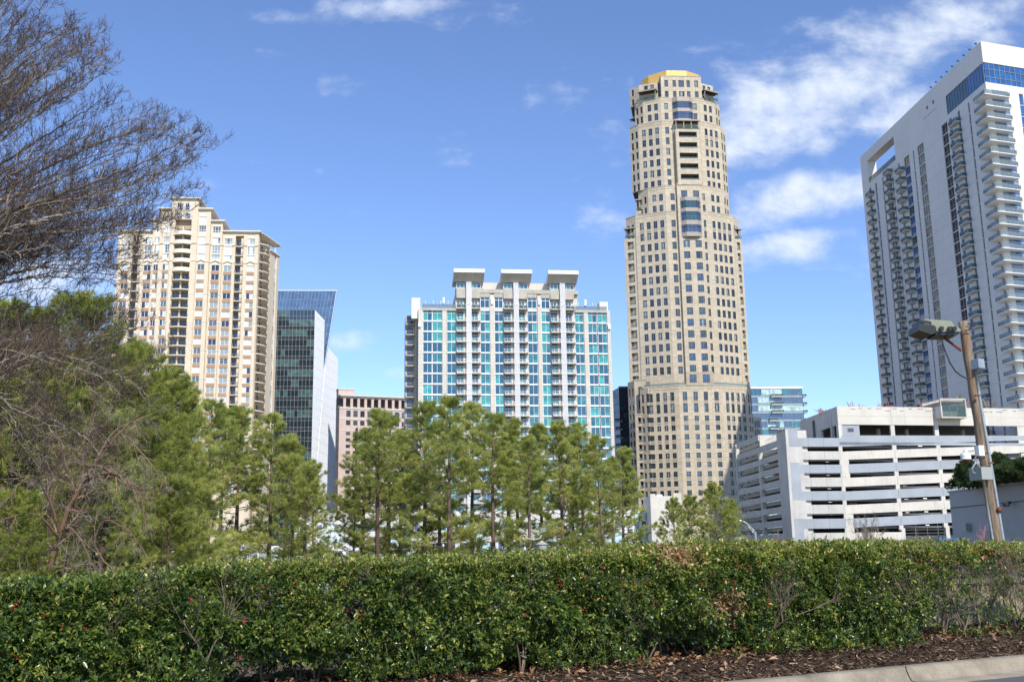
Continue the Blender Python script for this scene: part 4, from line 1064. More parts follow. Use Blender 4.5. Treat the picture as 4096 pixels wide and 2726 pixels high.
# ---------------------------------------------------------------- 7. background buildings
def back_buildings():
    R = random.Random(51)
    T = thing('apartment_building', 'teal glass apartment block with small white balconies behind the parking garage', 'building')
    F = Fr(110.2, 480, 86); g = MB()
    curtain(g, F, -3, 24, -3, 77.6, 1.9, 3.72, R, ('glass_blue', 'teal_deep', 'teal_mid', 'podium_pale', 'glass_blue'), 'teal_mid', 'rail_grey', .8, .1, .1)
    g.prism([F.P(-3, -.05, 0)[:2], F.P(24, -.05, 0)[:2], F.P(24, -20, 0)[:2], F.P(-3, -20, 0)[:2]], -3, 77.5, 'concrete_dark')
    g.build('glass_facade', T)
    r = MB(); r.box(F, -3.3, 24.3, -20, .3, 77.62, 78.6, 'white_frame'); r.box(F, 5, 16.5, -14, -4, 78.61, 79.6, 'grey_steel'); r.build('roof', T)
    for k in range(5):
        z = 77.6-3.72*k
        m = MB(); m.box(F, -3, 24, .12, .3, z-3.8, z-3.55, 'white_frame'); m.build('slab_edge', T)
    for k in range(8):
        z = 73.9-3.72*k; x0 = (8.8 if k < 3 else 7.4)
        key, mk = balcony(5.6 if k < 3 else 3.8, 1.5, 'glass', 'white_frame', .3, 'rail_grey'); b = mk().build('balcony', T); b.location = F.P(x0, .3, z); b.rotation_euler = (0, 0, F.rot())
        key, mk = balcony(1.6, 3, 'glass', 'white_frame', .3, 'rail_grey'); b = mk().build('balcony', T); b.location = F.P(24.1, -2, z); b.rotation_euler = (0, 0, F.rot())
    T = thing('glass_tower', 'narrow dark blue glass tower squeezed between the teal block and the tan skyscraper', 'tower')
    F = Fr(43.95, 430, 86); S = Fr(*F.P(0, 0, 0)[:2], 0); g = MB()
    curtain(g, F, 0, 9, -3, 71, 1.5, 3.4, R, ('glass_night', 'glass_green', 'glass_night'), 'spandrel_glass', 'dark_steel', 1.0, .1, .1)
    S = Fr(F.x-2.6, F.y+14, math.degrees(math.atan2(2.6, -14)))
    curtain(g, S, 0, 14.2, -3, 71, 1.6, 3.4, R, ('pale_glass', 'glass_slate', 'pale_glass'), 'glass_slate', 'rail_grey', 1.0, .15, .1)
    g.prism([F.P(0, -.06, 0)[:2], F.P(9, -.06, 0)[:2], F.P(9, -12, 0)[:2], (S.x+.3, S.y)], -3, 70.9, 'concrete_dark'); g.build('glass_facade', T)
    m = MB(); m.box(F, -.1, 9, -.3, .15, 71.01, 71.6, 'rail_grey')
    m.build('parapet', T)
    for k in range(6):
        key, mk = balcony(3.0, 1.1, 'glass', 'concrete', .3, 'dark_steel'); b = mk().build('balcony', T); b.location = F.P(-2.2, .2, 57-3.4*k); b.rotation_euler = (0, 0, F.rot())

    # long low podium behind the pines
    T = thing('podium_building', 'long low white building with teal and blue window bands behind the pine trees', 'building')
    F = Fr(-48, 232, 88); w = MB(); wins = Pool(T, 'window')
    lv = [(11.6, 14.8), (8.1, 9.9), (3.6, 5.6), (-.6, 1.4)]
    L = 78
    w.box(F, 0, L, -.5, 0, -3, -.6, 'white_wall')
    zs = [-.6, 1.4, 3.6, 5.6, 8.1, 9.9, 11.6]
    for i in range(1, len(zs)-1, 2): w.box(F, 0, L, -.5, 0, zs[i], zs[i+1], 'garage_white')
    w.box(F, 0, L, -.5, 0.05, 11.6, 12.3, 'white_wall')
    w.prism([F.P(.1, -.8, 0)[:2], F.P(L-.1, -.8, 0)[:2], F.P(L-.1, -22, 0)[:2], F.P(.1, -22, 0)[:2]], -3, 12.2, 'concrete_dark')
    for zi in (-.6, 3.6, 8.1):
        x = 0
        while x < L-3:
            wd = R.choice((2.2, 3.0, 3.6))
            key, mk = window(wd, 2.0 if zi < 8 else 1.8, (1, 1), (1,), ('glass_night', 'podium_blue', 'teal_mid', 'podium_pale', 'glass_night', 'teal_mid'), 'white_frame', .12, None, R.randrange(12))
            wins.put(F, x, -.15, zi, key, mk, wd*2); x += wd
    for k in range(10):
        x = 3+8*k; w.box(F, x, x+1.0, -.3, .25, -3, 12.5, 'white_wall')
    for x in (6, 21, 37, 52, 60, 69):
        for q in range(2):
            key, mk = window(2.3, 4.2, (1, 1), (1, 1), ('podium_pale', 'teal_mid', 'podium_pale'), 'white_frame', .12, None, R.randrange(5)); wins.put(F, x+q*2.35, .35, 5.6, key, mk, 9)
    w.build('wall', T); wins.done()
    T = thing('podium_building', 'plain cream stucco block with corner pilasters in front of the tan skyscraper', 'building')
    F = Fr(25.68, 200, 88); w = MB()
    w.prism([F.P(0, 0, 0)[:2], F.P(5.7, 0, 0)[:2], F.P(5.7, -9, 0)[:2], F.P(0, -9, 0)[:2]], -3, 13.1, 'concrete_light')
    w.build('wall', T); p = MB()
    p.box(F, 0-.1, .9, .003, .35, -3, 13.5, 'concrete_light'); p.box(F, 4.3, 5.8, .003, .35, -3, 13.6, 'concrete_light'); p.build('pilaster', T)
    m = MB(); m.rev([(0, .45), (.5, .4), (.75, .1), (.75, 0)], 'white_frame', F.P(2.0, -2, 13.1), 14); m.build('roof_vent', T)
    T = thing('stair_tower', 'pale glass and white stair block beside the cream stucco block', 'building')
    F = Fr(17.0, 205, 88); w = MB()
    w.prism([F.P(0, -.2, 0)[:2], F.P(8.6, -.2, 0)[:2], F.P(8.6, -9, 0)[:2], F.P(0, -9, 0)[:2]], -3, 10.2, 'white_wall'); w.build('wall', T)
    wins = Pool(T, 'window')
    for x, wd in ((0, 2.1), (2.15, 1.9), (6.0, 1.2), (7.25, 1.2)):
        for z, h, gl in ((8.9, 1.4, 'podium_pale'), (4.3, 3.0, 'podium_pale'), (0, 2.8, 'podium_pale')):
            if x < 5 and z == 8.9: continue
            key, mk = window(wd, h, (1,), (1,), (gl,), 'teal_mid', .08, None, 1); wins.put(F, x, -.1, z, key, mk, h*wd)
        key, mk = window(wd, 1.4, (1,), (1,), ('glass_night' if x in (0, 7.25) else 'podium_blue',), 'white_frame', .08, None, 2); wins.put(F, x, -.1, 7.38, key, mk, wd)
    w2 = MB(); w2.box(F, 4.1, 5.95, -.19, .05, -3, 10.6, 'white_frame'); w2.build('pier', T); wins.done()
    # white framed glasshouse-like building low on the left
    T = thing('low_building', 'low white framed building with tall grey panes behind the pine trunks', 'building')
    F = Fr(-38, 112, 88); w = MB(); w.box(F, 0, 26, -.2, 0, 2.9, 3.5, 'white_frame'); w.box(F, 0, 26, -.2, 0, -2, -.6, 'white_frame')
    w.prism([F.P(0, -.3, 0)[:2], F.P(26, -.3, 0)[:2], F.P(26, -8, 0)[:2], F.P(0, -8, 0)[:2]], -2, 3.3, 'grey_stucco'); w.build('wall', T)
    wins = Pool(T, 'window')
    for k in range(13): key, mk = window(2., 3.5, (1, 1), (1, 1), ('curtain_grey', 'glass_slate'), 'white_frame', .12, None, k % 4); wins.put(F, 2*k, -.12, -.6, key, mk, 7)
    wins.done()
    # lattice stair
    T = thing('fire_stair', 'white latticed outdoor stair tower seen between the pine trunks', 'stairs')
    F = Fr(-23.2, 118, 88); w = MB()
    for x in (0, 1.2, 2.4, 3.6):
        for n in (0, -1.5): w.box(F, x, x+.1, n-.1, n, -2, 6.4, 'white_frame')
    for j in range(12):
        z = -1+.62*j; w.box(F, 0, 3.7, -1.5, -1.4, z, z+.08, 'white_frame'); w.box(F, 0 if j % 2 else 1.9, 1.8 if j % 2 else 3.7, -.1, 0, z, z+.1, 'white_frame')
    w.build('stair_frame', T)
back_buildings()

# ---------------------------------------------------------------- 8. parking garage
def garage():
    T = thing('parking_garage', 'multi level concrete parking garage with grey blue and white painted bands', 'garage')
    G0 = (58.41, 225.); NR = Fr(*G0, -4); far = NR.P(39.5, 0, 0)
    F = Fr(far[0], far[1], 176); X = lambda u: 39.5-u
    A = Fr(*G0, 82); q = A.P(12.11, 0, 0); B = Fr(q[0], q[1], 79.5)
    fl_bot = 3.
    # ---- side face (in shade), bands between open decks
    s = MB()
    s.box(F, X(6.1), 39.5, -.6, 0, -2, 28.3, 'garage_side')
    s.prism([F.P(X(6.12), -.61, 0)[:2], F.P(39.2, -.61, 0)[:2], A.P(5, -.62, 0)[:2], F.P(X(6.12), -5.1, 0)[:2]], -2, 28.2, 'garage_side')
    for (ua, ub), tops in (((6.1, 19.6), 26.6), ((19.6, 37.9), 29.4)):
        k = 0; z = tops; sl = 0.
        h = 1.35
        while z > 3:
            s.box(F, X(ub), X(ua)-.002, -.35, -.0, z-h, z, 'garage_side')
            s.box(F, X(ub)+.01, X(ua)-.01, -2.6, -1.0, z-h-.9, z-h-.1, 'concrete')    # deck edge seen under the band
            z -= 2.87; k += 1
        s.box(F, X(ub)+.02, X(ua)-.02, -.3, 0, -2, 5.2, 'garage_side')
    for u in (19.6, 38.6): s.box(F, X(u+.9), X(u), -.9, .02, -2, 26.5 if u < 30 else 29.3, 'concrete_light')
    s.build('side_wall', T)
    # ---- front, short facet
    a = MB(); names = ['garage_blue', 'garage_grey', 'garage_blue', 'garage_grey', 'garage_blue', 'garage_grey', 'garage_blue', 'garage_grey']
    op = [(23.64, 24.62), (20.76, 21.82), (18.02, 18.95), (15.14, 16.07), (12.27, 13.2), (9.33, 10.35), (6.38, 7.3)]
    zt = 26.5
    tops = [26.5]+[o[0] for o in op]; bots = [o[1] for o in op]+[-2]
    tops_a, bots_a = tops, bots
    for i in range(8): a.box(A, 2.72, 12.1, -.45, 0, bots[i], tops[i], names[i])
    for i, (z0, z1) in enumerate(op): a.box(A, 2.72, 3.6, -.45, -.02, z0, z1, 'garage_grey'); a.box(A, 11.85, 12.1, -.45, -.02, z0, z1, 'concrete_light')
    a.build('front_band', T)
    st = MB()
    for z0, z1, m in ((24.65, 28.3, 'garage_blue'), (21.1, 24.62, 'garage_grey'), (13.3, 21.07, 'garage_blue'), (9.3, 13.27, 'garage_grey'), (-2, 9.27, 'garage_blue')): st.box(A, .62, 2.7, -.6, .03, z0, z1, m)
    st.box(A, 0, .6, -.6, .03, -2, 28.3, 'garage_grey'); st.box(A, -.05, 2.75, -5, .06, 28.31, 28.55, 'concrete')
    st.build('stair_tower', T)
    # ---- front, long facet: sloping decks
    b = MB(); sh = .038; L = 46.
    z1s = [(24.6, 23.55)]+[(21.75-2.88*k, 20.78-2.88*k) for k in range(6)]
    cols = ['garage_blue', 'garage_white', 'garage_blue', 'garage_white', 'garage_blue', 'garage_white', 'garage_blue', 'garage_white']
    b.box(B, 0.003, L, -.45, 0, 25.02, 25.6, 'garage_blue', 0)
    tops = [25.6]+[z[1] for z in z1s]; bots = [z[0] for z in z1s]+[-2]
    # parapet above first opening
    b.face([B.P(0, 0, 24.6), B.P(L, 0, 24.6+sh*L), B.P(L, 0, 27.3), B.P(0, 0, 27.05)], 'garage_blue')
    b.face([B.P(0, -.45, 24.6), B.P(L, -.45, 24.6+sh*L), B.P(L, 0, 24.6+sh*L), B.P(0, 0, 24.6)], 'garage_blue')
    b.face([B.P(0, -.45, 27.05), B.P(L, -.45, 27.3), B.P(L, 0, 27.3), B.P(0, 0, 27.05)], 'garage_blue')
    for i in range(1, 7): b.box(B, .003, L, -.45, 0, bots[i], tops[i], cols[i], sh)
    b.box(B, .003, 13., -.45, 0, -2, tops[7], cols[7], 0)
    b.build('sloping_band', T)
    p = MB()
    for u, wd in ((0.004, .9), (12.35, .95), (22.9, .95), (33.2, .95), (43.2, 2.)):
        p.mark()
        for i, (z1, z0) in enumerate(z1s):
            if u < 1 and i in (1, 2, 5, 6): wd_ = 1.85; m = 'garage_white'
            elif u < 1: wd_ = .55; m = 'concrete_light'
            else: wd_ = wd; m = 'concrete_light'
            p.mark(); p.box(B, u, u+wd_, -.6, -.03 if u > 1 else -.004, z0+sh*u+.003, z1+sh*u-.003, m)
        if u > 1: p.box(B, u, u+wd, -.6, -.04, 27.1, 29.4, 'concrete_light')
    p.box(B, .002, 1.6, .003, .03, 18.0, 22.9, 'garage_white'); p.box(B, .002, 1.6, .003, .03, 6.8, 9.0, 'garage_white')
    p.box(B, 12.8, 13.6, -.6, .02, -2, 7.2, 'concrete_light'); p.box(B, 23.2, 24.1, -.6, .02, -2, 7.6, 'concrete_light')
    p.build('column', T)
    jt = MB(); RJ = random.Random(2)
    for i in range(0, 7):
        for u in (12.8, 23.35, 33.7):
            z0_, z1_ = (bots[i]+sh*u+.02, tops[i]+sh*u-.02) if i else (25.8, 27.0)
            jt.box(B, u, u+.05, .004, .012, z0_, z1_, 'concrete_dark')
            for _ in range(3): x = RJ.uniform(1, 40); zt_ = tops[i]+sh*x-.02; jt.box(B, x, x+.07, .004, .009, zt_-RJ.uniform(.3, .9), zt_, 'concrete') if i else None
    for x in (5.0, 8.5):
        for i in range(8): jt.box(A, x, x+.04, .004, .012, bots_a[i]+.02, tops_a[i]-.02, 'concrete_dark')
    jt.build('panel_joints', T)
    # ---- upper block over the ramp
    u = MB()
    u.box(B, 0, 47, -.5, .05, 29.42, 33.4, 'garage_white')
    u.box(B, 0.01, 47, .051, .07, 31.3, 31.36, 'concrete')
    for x in (12.6, 22.9, 33.3): u.box(B, x, x+.06, .052, .075, 29.45, 33.38, 'concrete')
    NB = B.P(0, 0, 0); UF = Fr(*Fr(NB[0], NB[1], -4).P(24., 0, 0)[:2], 176)
    u.box(UF, 0, 24., -.5, .0, 29.4, 33.35, 'garage_side'); u.box(UF, 0, 13.5, -.5, 0, 26.5, 29.39, 'garage_side'); u.box(UF, 19.5, 20.4, -.5, .1, 26.5, 33.4, 'garage_side')
    u.box(UF, 22.8, 23.99, -.5, 0., 26.5, 29.39, 'white_wall'); u.box(B, 0, .9, -.5, 0, 27, 29.41, 'concrete_light')
    u.box(B, .9, 5.0, -.5, -.15, 27.1, 29.41, 'garage_blue')
    u.prism([B.P(.5, -.6, 0)[:2], B.P(47, -.6, 0)[:2], B.P(47, -30, 0)[:2], UF.P(.5, -2, 0)[:2]], 32.2, 32.9, 'concrete')
    u.build('upper_wall', T)
    v = MB(); v.box(B, 2.2, 3.6, -.14, -.06, 27.9, 28.7, 'grey_steel')
    for k in range(5): v.box(B, 2.25, 3.55, -.055, -.02, 27.95+.15*k, 28.03+.15*k, 'dark_steel')
    v.build('louvre_vent', T)
    sl = MB(); R = random.Random(9)
    for k in range(22):
        x = 3+1.95*k+R.random()*.6
        if 23 < x < 31: continue
        sl.box(B, x, x+R.uniform(.8, 1.6), .053, .062, 32.5+R.choice((0, .25, .5)), 32.57+R.choice((0,))+.0+R.choice((0, .25, .5))*0+.05+.5, 'dark_steel') if 0 else None
        z = 32.5+R.choice((0, .25, .45)); sl.box(B, x, x+R.uniform(.8, 1.6), .053, .075, z, z+.09, 'dark_steel')
    sl.build('wall_slot', T)
    # viewing box with louvred pergola
    c = MB(); x0, x1 = 23.2, 29.4
    c.box(B, x0, x0+.25, .06, 2.6, 31.0, 33.4, 'garage_white'); c.box(B, x1-.2, x1, .06, 2.6, 31.0, 35.0, 'garage_white'); c.box(B, x0+.0, x1, .06, 2.6, 30.75, 30.99, 'garage_white')
    c.box(B, x0+.3, x1-.25, 2.45, 2.5, 31.05, 33.5, 'rail_glass')
    for k in range(4): x = x0+.3+(x1-x0-.6)*k/3; c.box(B, x-.03, x+.03, 2.4, 2.55, 31, 33.6, 'grey_steel')
    for n in (-5, 2.45): c.box(B, x0, x1, n, n+.18, 34.85, 35.05, 'garage_white')
    for k in range(12): n = -4.7+.6*k; c.box(B, x0+.1, x1-.1, n, n+.1, 34.3, 34.84, 'concrete_light')
    c.box(B, x0, x0+.15, -5, 2.6, 34.85, 35.04, 'concrete_light'); c.box(B, x0, x0+.15, 2.4, 2.6, 33.4, 34.85, 'concrete_light')
    c.build('viewing_box', T)
    # ---- interior: decks, dark back wall, lights
    i_ = MB()
    for k in range(8):
        z = 26.0-2.87*k
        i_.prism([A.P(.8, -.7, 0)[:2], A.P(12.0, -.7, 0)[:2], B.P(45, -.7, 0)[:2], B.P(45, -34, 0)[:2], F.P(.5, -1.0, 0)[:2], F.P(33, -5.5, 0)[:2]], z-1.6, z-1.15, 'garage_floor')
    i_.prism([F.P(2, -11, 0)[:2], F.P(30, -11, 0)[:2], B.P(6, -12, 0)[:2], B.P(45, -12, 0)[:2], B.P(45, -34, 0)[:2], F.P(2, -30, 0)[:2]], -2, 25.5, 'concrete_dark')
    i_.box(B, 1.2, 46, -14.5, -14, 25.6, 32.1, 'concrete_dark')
    for k in range(6):
        x = 6+7*k; i_.box(B, x, x+.7, -7.5, -6.8, -2, 29.4, 'concrete')
    i_.build('deck', T)
    n = 0
    for k in range(7):
        z0 = z1s[k][0]
        for x in (3.1, 9.0, 15.5, 20, 26.5, 31):
            if R.random() < .6:
                m = MB(); m.box(Fr(*B.P(x, -2.4, 0)[:2], 60), 0, 1.1, 0, .12, z0+sh*x-.28, z0+sh*x-.2, 'tube_light'); m.build('ceiling_light', T)
    for k in range(7):
        for x in (3.9, 9.5):
            if R.random() < .6:
                m = MB(); m.box(Fr(*A.P(x, -2.0, 0)[:2], 60), 0, 1.0, 0, .1, op[k][1]-.3, op[k][1]-.22, 'tube_light'); m.build('ceiling_light', T)
    # gate at ground level
    g = MB()
    for k in range(5):
        x = 13.7+1.95*k; g.box(B, x, x+1.85, -.3, -.2, 2., 5.6, 'dark_steel')
        for j in range(8): g.box(B, x+.1+.22*j, x+.16+.22*j, -.19, -.12, 2., 5.6, 'grey_steel')
    for z in (6.1, 6.8, 7.5): g.box(B, 13.6, 23.2, -.35, -.27, z, z+.06, 'grey_steel')
    for x in (16.2, 19, 21.5): g.box(B, x, x+.06, -.35, -.27, 5.6, 8.2, 'grey_steel')
    g.box(B, 24.2, 32, -.3, -.2, 2, 5.4, 'dark_steel')
    g.build('gate', T)
    r = MB()   # stair rail on the roof
    for k in range(12):
        uu = 7+1.0*k; z = 27.2+max(0, (13-uu))*.24
        r.box(F, X(uu)-.03, X(uu)+.03, -1.3, -1.24, 26.6, z+1.0, 'rail_grey')
    for uu in range(7, 18): r.box(F, X(uu+1), X(uu), -1.3, -1.26, 28.0+max(0, 13-uu)*.24, 28.06+max(0, 13-uu)*.24, 'rail_grey')
    r.build('stair_rail', T)
    lw = MB(); lw.box(Fr(*NR.P(19.4, 0, 0)[:2], 82), .3, 8.5, -.3, 0, 26, 29.4, 'garage_white'); lw.build('roof_stair_wall', T)
    return A, B
GA, GB = garage()

# ---------------------------------------------------------------- 9. grey wall building with fence, far right
def grey_building():
    T = thing('retaining_building', 'windowless grey stucco building at the right with a planted roof edge', 'building')
    far = (45.1, 110.); F = Fr(far[0], far[1], 173.5)
    w = MB(); w.prism([F.P(0, 0, 0)[:2], F.P(52, 0, 0)[:2], F.P(52, -30, 0)[:2], F.P(0, -30, 0)[:2]], -1, 7.85, 'grey_stucco')
    w.box(F, -.0, 52, .0+.004, .3, -1, 3.5, 'grey_stucco'); w.box(F, 0, 52, .003, .05, 6.2, 6.3, 'concrete_dark')
    w.box(F, -.15, 52, -.6, .12, 7.86, 8.0, 'concrete')
    w.build('wall', T)
    m = MB(); m.tube([F.P(11.4, .35, 6.2), F.P(11.4, .8, 6.1)], .14, 'dark_steel', 8); m.rev([(0, 0), (.3, .05), (.32, .3), (.2, .42)], 'dark_steel', F.P(11.4, .8, 5.8), 10); m.build('wall_lamp', T)
    b = MB(); b.box(F, 3.0, 3.7, .31, .6, 3.8, 4.6, 'grey_steel'); b.build('meter_box', T)
    f = thing('chain_link_fence', 'black chain link fence along the grey building roof edge', 'fence')
    p = MB(); k = MB()
    for i in range(14):
        x = .3+2.9*i; m = MB(); m.tube([F.P(x, -.9, 7.9), F.P(x, -.9, 10.8)], .04, 'dark_steel', 6); m.build('post', f)
    k.box(F, .3, 40, -.92, -.88, 10.7, 10.76, 'dark_steel')
    k.tube([F.P(.3, -.9, 7.9), F.P(.3, -.9, 10.8)], .05, 'dark_steel', 6)
    NN = Fr(*F.P(.3, -.9, 0)[:2], 83.5)
    k.box(NN, 0, 9, -.02, .02, 10.7, 10.76, 'dark_steel')
    k.build('rail', f)
    m = MB()
    for d in (1, -1):
        for i in range(70):
            x0 = .3+i*.56; z0, z1 = (7.95, 10.7) if d == 1 else (10.7, 7.95)
            a = F.P(x0, -.9, z0); b_ = F.P(x0+2.75, -.9, z1); e = .008
            m.face([(a[0], a[1], a[2]-e), (b_[0], b_[1], b_[2]-e), (b_[0], b_[1], b_[2]+e), (a[0], a[1], a[2]+e)], 'dark_steel')
    m.build('mesh', f)
    return F
GW = grey_building()

# ================================================================ GROUND, KERB, ROAD
def at(px, py, Y):
    """world point at distance Y in the direction the photograph's pixel (4096 wide) shows"""
    a = (px-2048)/4200.; b = (1363-py)/4200.; r = _F+a*_R+b*_U; t = Y/r[1]
    return Vector((r[0]*t, Y, 1.6+r[2]*t))
HF = Fr(2.45, 12.1, 64)       # along the planting bed edge; n points at the camera
def smooth(x, a, b):
    t = np.clip((x-a)/(b-a), 0, 1); return t*t*(3-2*t)
def fbm(x, y, s=1., seed=0):
    r = np.random.default_rng(seed); o = np.zeros_like(x, dtype=float); a = 1.
    for k in range(5):
        th = r.uniform(0, 2*PI, 4); ph = r.uniform(0, 6.28, 4)
        for t, p in zip(th, ph): o += a*np.sin((x*np.cos(t)+y*np.sin(t))*s*2**k*1.7+p)*.3
        a *= .55
    return o
def toun(x, y):
    dx, dy = x-HF.x, y-HF.y; return dx*HF.d[0]+dy*HF.d[1], dx*HF.n[0]+dy*HF.n[1]
def ground_h(x, y):
    u, n = toun(x, y)
    road = .095+.0113*u
    side = np.clip(.045*x, -1.6, 1.1)-.3
    k = smooth(-n, 2.6, 14)
    base = np.where(n > -.1, np.clip(road, -.2, .35)-.03, .30+.008*np.clip(u, -12, 12))
    return base*(1-k)+side*k
def strip(name, xs, ys, fn, mat, kind='structure'):
    X, Y = np.meshgrid(xs, ys); Z = fn(X, Y); nx, ny = len(xs), len(ys)
    V = np.stack([X, Y, Z], -1).reshape(-1, 3); i = np.arange(nx*ny).reshape(ny, nx)
    Q = np.stack([i[:-1, :-1], i[:-1, 1:], i[1:, 1:], i[1:, :-1]], -1).reshape(-1, 4)
    return npmesh(name, V, Q, mat, kind=kind, smooth=True)
def npmesh(name, V, Q, mat, parent=None, kind=None, attr=None, smooth=False):
    me = bpy.data.meshes.new(name); V = np.asarray(V, dtype=np.float32); Q = np.asarray(Q, dtype=np.int32)
    me.vertices.add(len(V)); me.vertices.foreach_set('co', V.ravel())
    me.loops.add(Q.size); me.loops.foreach_set('vertex_index', Q.ravel())
    k = Q.shape[1]; me.polygons.add(len(Q)); me.polygons.foreach_set('loop_start', np.arange(0, Q.size, k, dtype=np.int32))
    try: me.polygons.foreach_set('loop_total', np.full(len(Q), k, dtype=np.int32))
    except Exception: pass
    if smooth: me.polygons.foreach_set('use_smooth', np.ones(len(Q), dtype=bool))
    if attr is not None:
        a = me.attributes.new('rnd', 'FLOAT', 'FACE'); a.data.foreach_set('value', np.asarray(attr, dtype=np.float32))
    me.materials.append(MATS[mat]); me.update(calc_edges=True)
    if name is None: return me
    o = bpy.data.objects.new(name, me); COL.objects.link(o)
    if parent is not None: o.parent = parent
    if kind: o['kind'] = kind
    return o

def veg_mat(name, stops, rough=.5, spec=.3, trans=.35, coat=0.):
    """leaf material: tone varies leaf by leaf, light passes through"""
    m, t, p = new_mat(name); a = t.new('ShaderNodeAttribute'); a.attribute_name = 'rnd'
    c = t.ramp(a.outputs['Fac'], stops); t.link(c, p.inputs['Base Color'])
    p.inputs['Roughness'].default_value = rough; p.inputs['Specular IOR Level'].default_value = spec
    p.inputs['Coat Weight'].default_value = coat; p.inputs['Coat Roughness'].default_value = .15
    tr = t.new('ShaderNodeBsdfTranslucent'); t.link(c, tr.inputs['Color'])
    mx = t.new('ShaderNodeMixShader'); mx.inputs[0].default_value = trans
    t.link(p.outputs[0], mx.inputs[1]); t.link(tr.outputs[0], mx.inputs[2]); t.link(mx.outputs[0], t.n['Material Output'].inputs['Surface'])
    return m
veg_mat('pine_needles', [(0, (.19, .23, .06)), (.35, (.38, .43, .11)), (.7, (.57, .60, .17)), (.93, (.64, .64, .21)), (1, (.5, .4, .18))], .5, .3, .5)
veg_mat('pine_needles_dark', [(0, (.13, .17, .045)), (.4, (.32, .38, .085)), (.75, (.54, .58, .14)), (.95, (.62, .60, .20)), (1, (.46, .36, .16))], .5, .3, .48)
veg_mat('juniper', [(0, (.03, .05, .02)), (.6, (.06, .095, .03)), (1, (.13, .17, .06))], .6, .2, .2)
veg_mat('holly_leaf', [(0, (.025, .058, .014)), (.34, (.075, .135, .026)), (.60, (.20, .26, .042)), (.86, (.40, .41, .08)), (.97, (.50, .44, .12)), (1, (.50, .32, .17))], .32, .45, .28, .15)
veg_mat('dry_leaf', [(0, (.20, .10, .045)), (.5, (.38, .20, .10)), (1, (.55, .36, .22))], .7, .2, .2)
veg_mat('twig_green', [(0, (.16, .17, .05)), (1, (.30, .30, .09))], .6, .2, 0)
veg_mat('twig_purple', [(0, (.075, .052, .042)), (.5, (.125, .088, .068)), (1, (.20, .15, .11))], .8, .1, 0)
veg_mat('twig_grey', [(0, (.15, .115, .085)), (.5, (.26, .215, .165)), (1, (.42, .37, .30))], .85, .1, 0)
veg_mat('bud_pink', [(0, (.34, .15, .14)), (1, (.58, .28, .26))], .8, .1, 0)
veg_mat('bark_pine', [(0, (.085, .060, .045)), (1, (.19, .14, .105))], .9, .1, 0)
veg_mat('bark_red', [(0, (.15, .10, .07)), (1, (.30, .19, .125))], .9, .1, 0)
veg_mat('stem_holly', [(0, (.12, .09, .065)), (1, (.30, .24, .175))], .9, .1, 0)
veg_mat('mulch_chip', [(0, (.045, .027, .016)), (.5, (.115, .072, .045)), (.8, (.21, .145, .095)), (1, (.46, .33, .22))], .9, .15, 0)
def ground_mats():
    m, t, p = new_mat('litter'); tc = t.new('ShaderNodeTexCoord'); v = tc.outputs['Object']
    n = t.noise(v, 3.5, 8, .7); n2 = t.noise(v, .15, 4, .6)
    c = t.ramp(n, [(.3, (.06, .035, .02)), (.5, (.15, .085, .05)), (.7, (.26, .16, .10))])
    g = t.ramp(n, [(.3, (.06, .08, .025)), (.7, (.13, .14, .05))])
    t.link(t.mix(t.maprange(n2, .45, .6), c, g), p.inputs['Base Color']); p.inputs['Roughness'].default_value = .95
    m, t, p = new_mat('mulch_soil'); tc = t.new('ShaderNodeTexCoord'); v = tc.outputs['Object']
    n = t.noise(v, 18, 8, .75)
    t.link(t.ramp(n, [(.3, (.022, .013, .009)), (.55, (.065, .040, .026)), (.75, (.12, .08, .055))]), p.inputs['Base Color']); p.inputs['Roughness'].default_value = .95
    b = t.new('ShaderNodeBump'); b.inputs['Strength'].default_value = .9; b.inputs['Distance'].default_value = .05
    t.link(n, b.inputs['Height']); t.link(b.outputs[0], p.inputs['Normal'])
    m, t, p = new_mat('asphalt'); tc = t.new('ShaderNodeTexCoord'); v = tc.outputs['Object']
    n = t.noise(v, 120, 4, .7); n2 = t.noise(v, .8, 4, .6)
    c = t.ramp(n, [(.3, (.05, .05, .052)), (.7, (.16, .16, .165))]); c = t.mix(t.maprange(n2, .4, .7, 0, .5), c, (.14, .135, .13))
    t.link(c, p.inputs['Base Color']); p.inputs['Roughness'].default_value = .9
    m, t, p = new_mat('kerb_concrete'); tc = t.new('ShaderNodeTexCoord'); v = tc.outputs['Object']
    n = t.noise(v, 2.2, 8, .7); f = t.noise(v, 90, 3, .6); n3 = t.noise(v, .9, 5, .65)
    c = t.ramp(n, [(.3, (.17, .145, .105)), (.55, (.29, .25, .185)), (.75, (.38, .335, .255))])
    c = t.mix(t.maprange(n3, .55, .72, 0, .6), c, (.17, .145, .11)); c = t.mix(.35, c, t.ramp(f, [(.3, (.2, .2, .2)), (.7, (.8, .8, .8))]), 'OVERLAY')
    t.link(c, p.inputs['Base Color']); p.inputs['Roughness'].default_value = .9
    b = t.new('ShaderNodeBump'); b.inputs['Strength'].default_value = .3; b.inputs['Distance'].default_value = .01
    t.link(f, b.inputs['Height']); t.link(b.outputs[0], p.inputs['Normal'])
ground_mats()
gx = np.concatenate([np.linspace(-1500, -60, 14), np.linspace(-50, 60, 90), np.linspace(70, 1500, 14)])
gy = np.concatenate([np.linspace(-60, 0, 8), np.linspace(1, 40, 70), np.linspace(45, 300, 30), np.linspace(350, 1500, 8)])
strip('ground', gx, gy, lambda x, y: ground_h(x, y)-.05, 'litter')
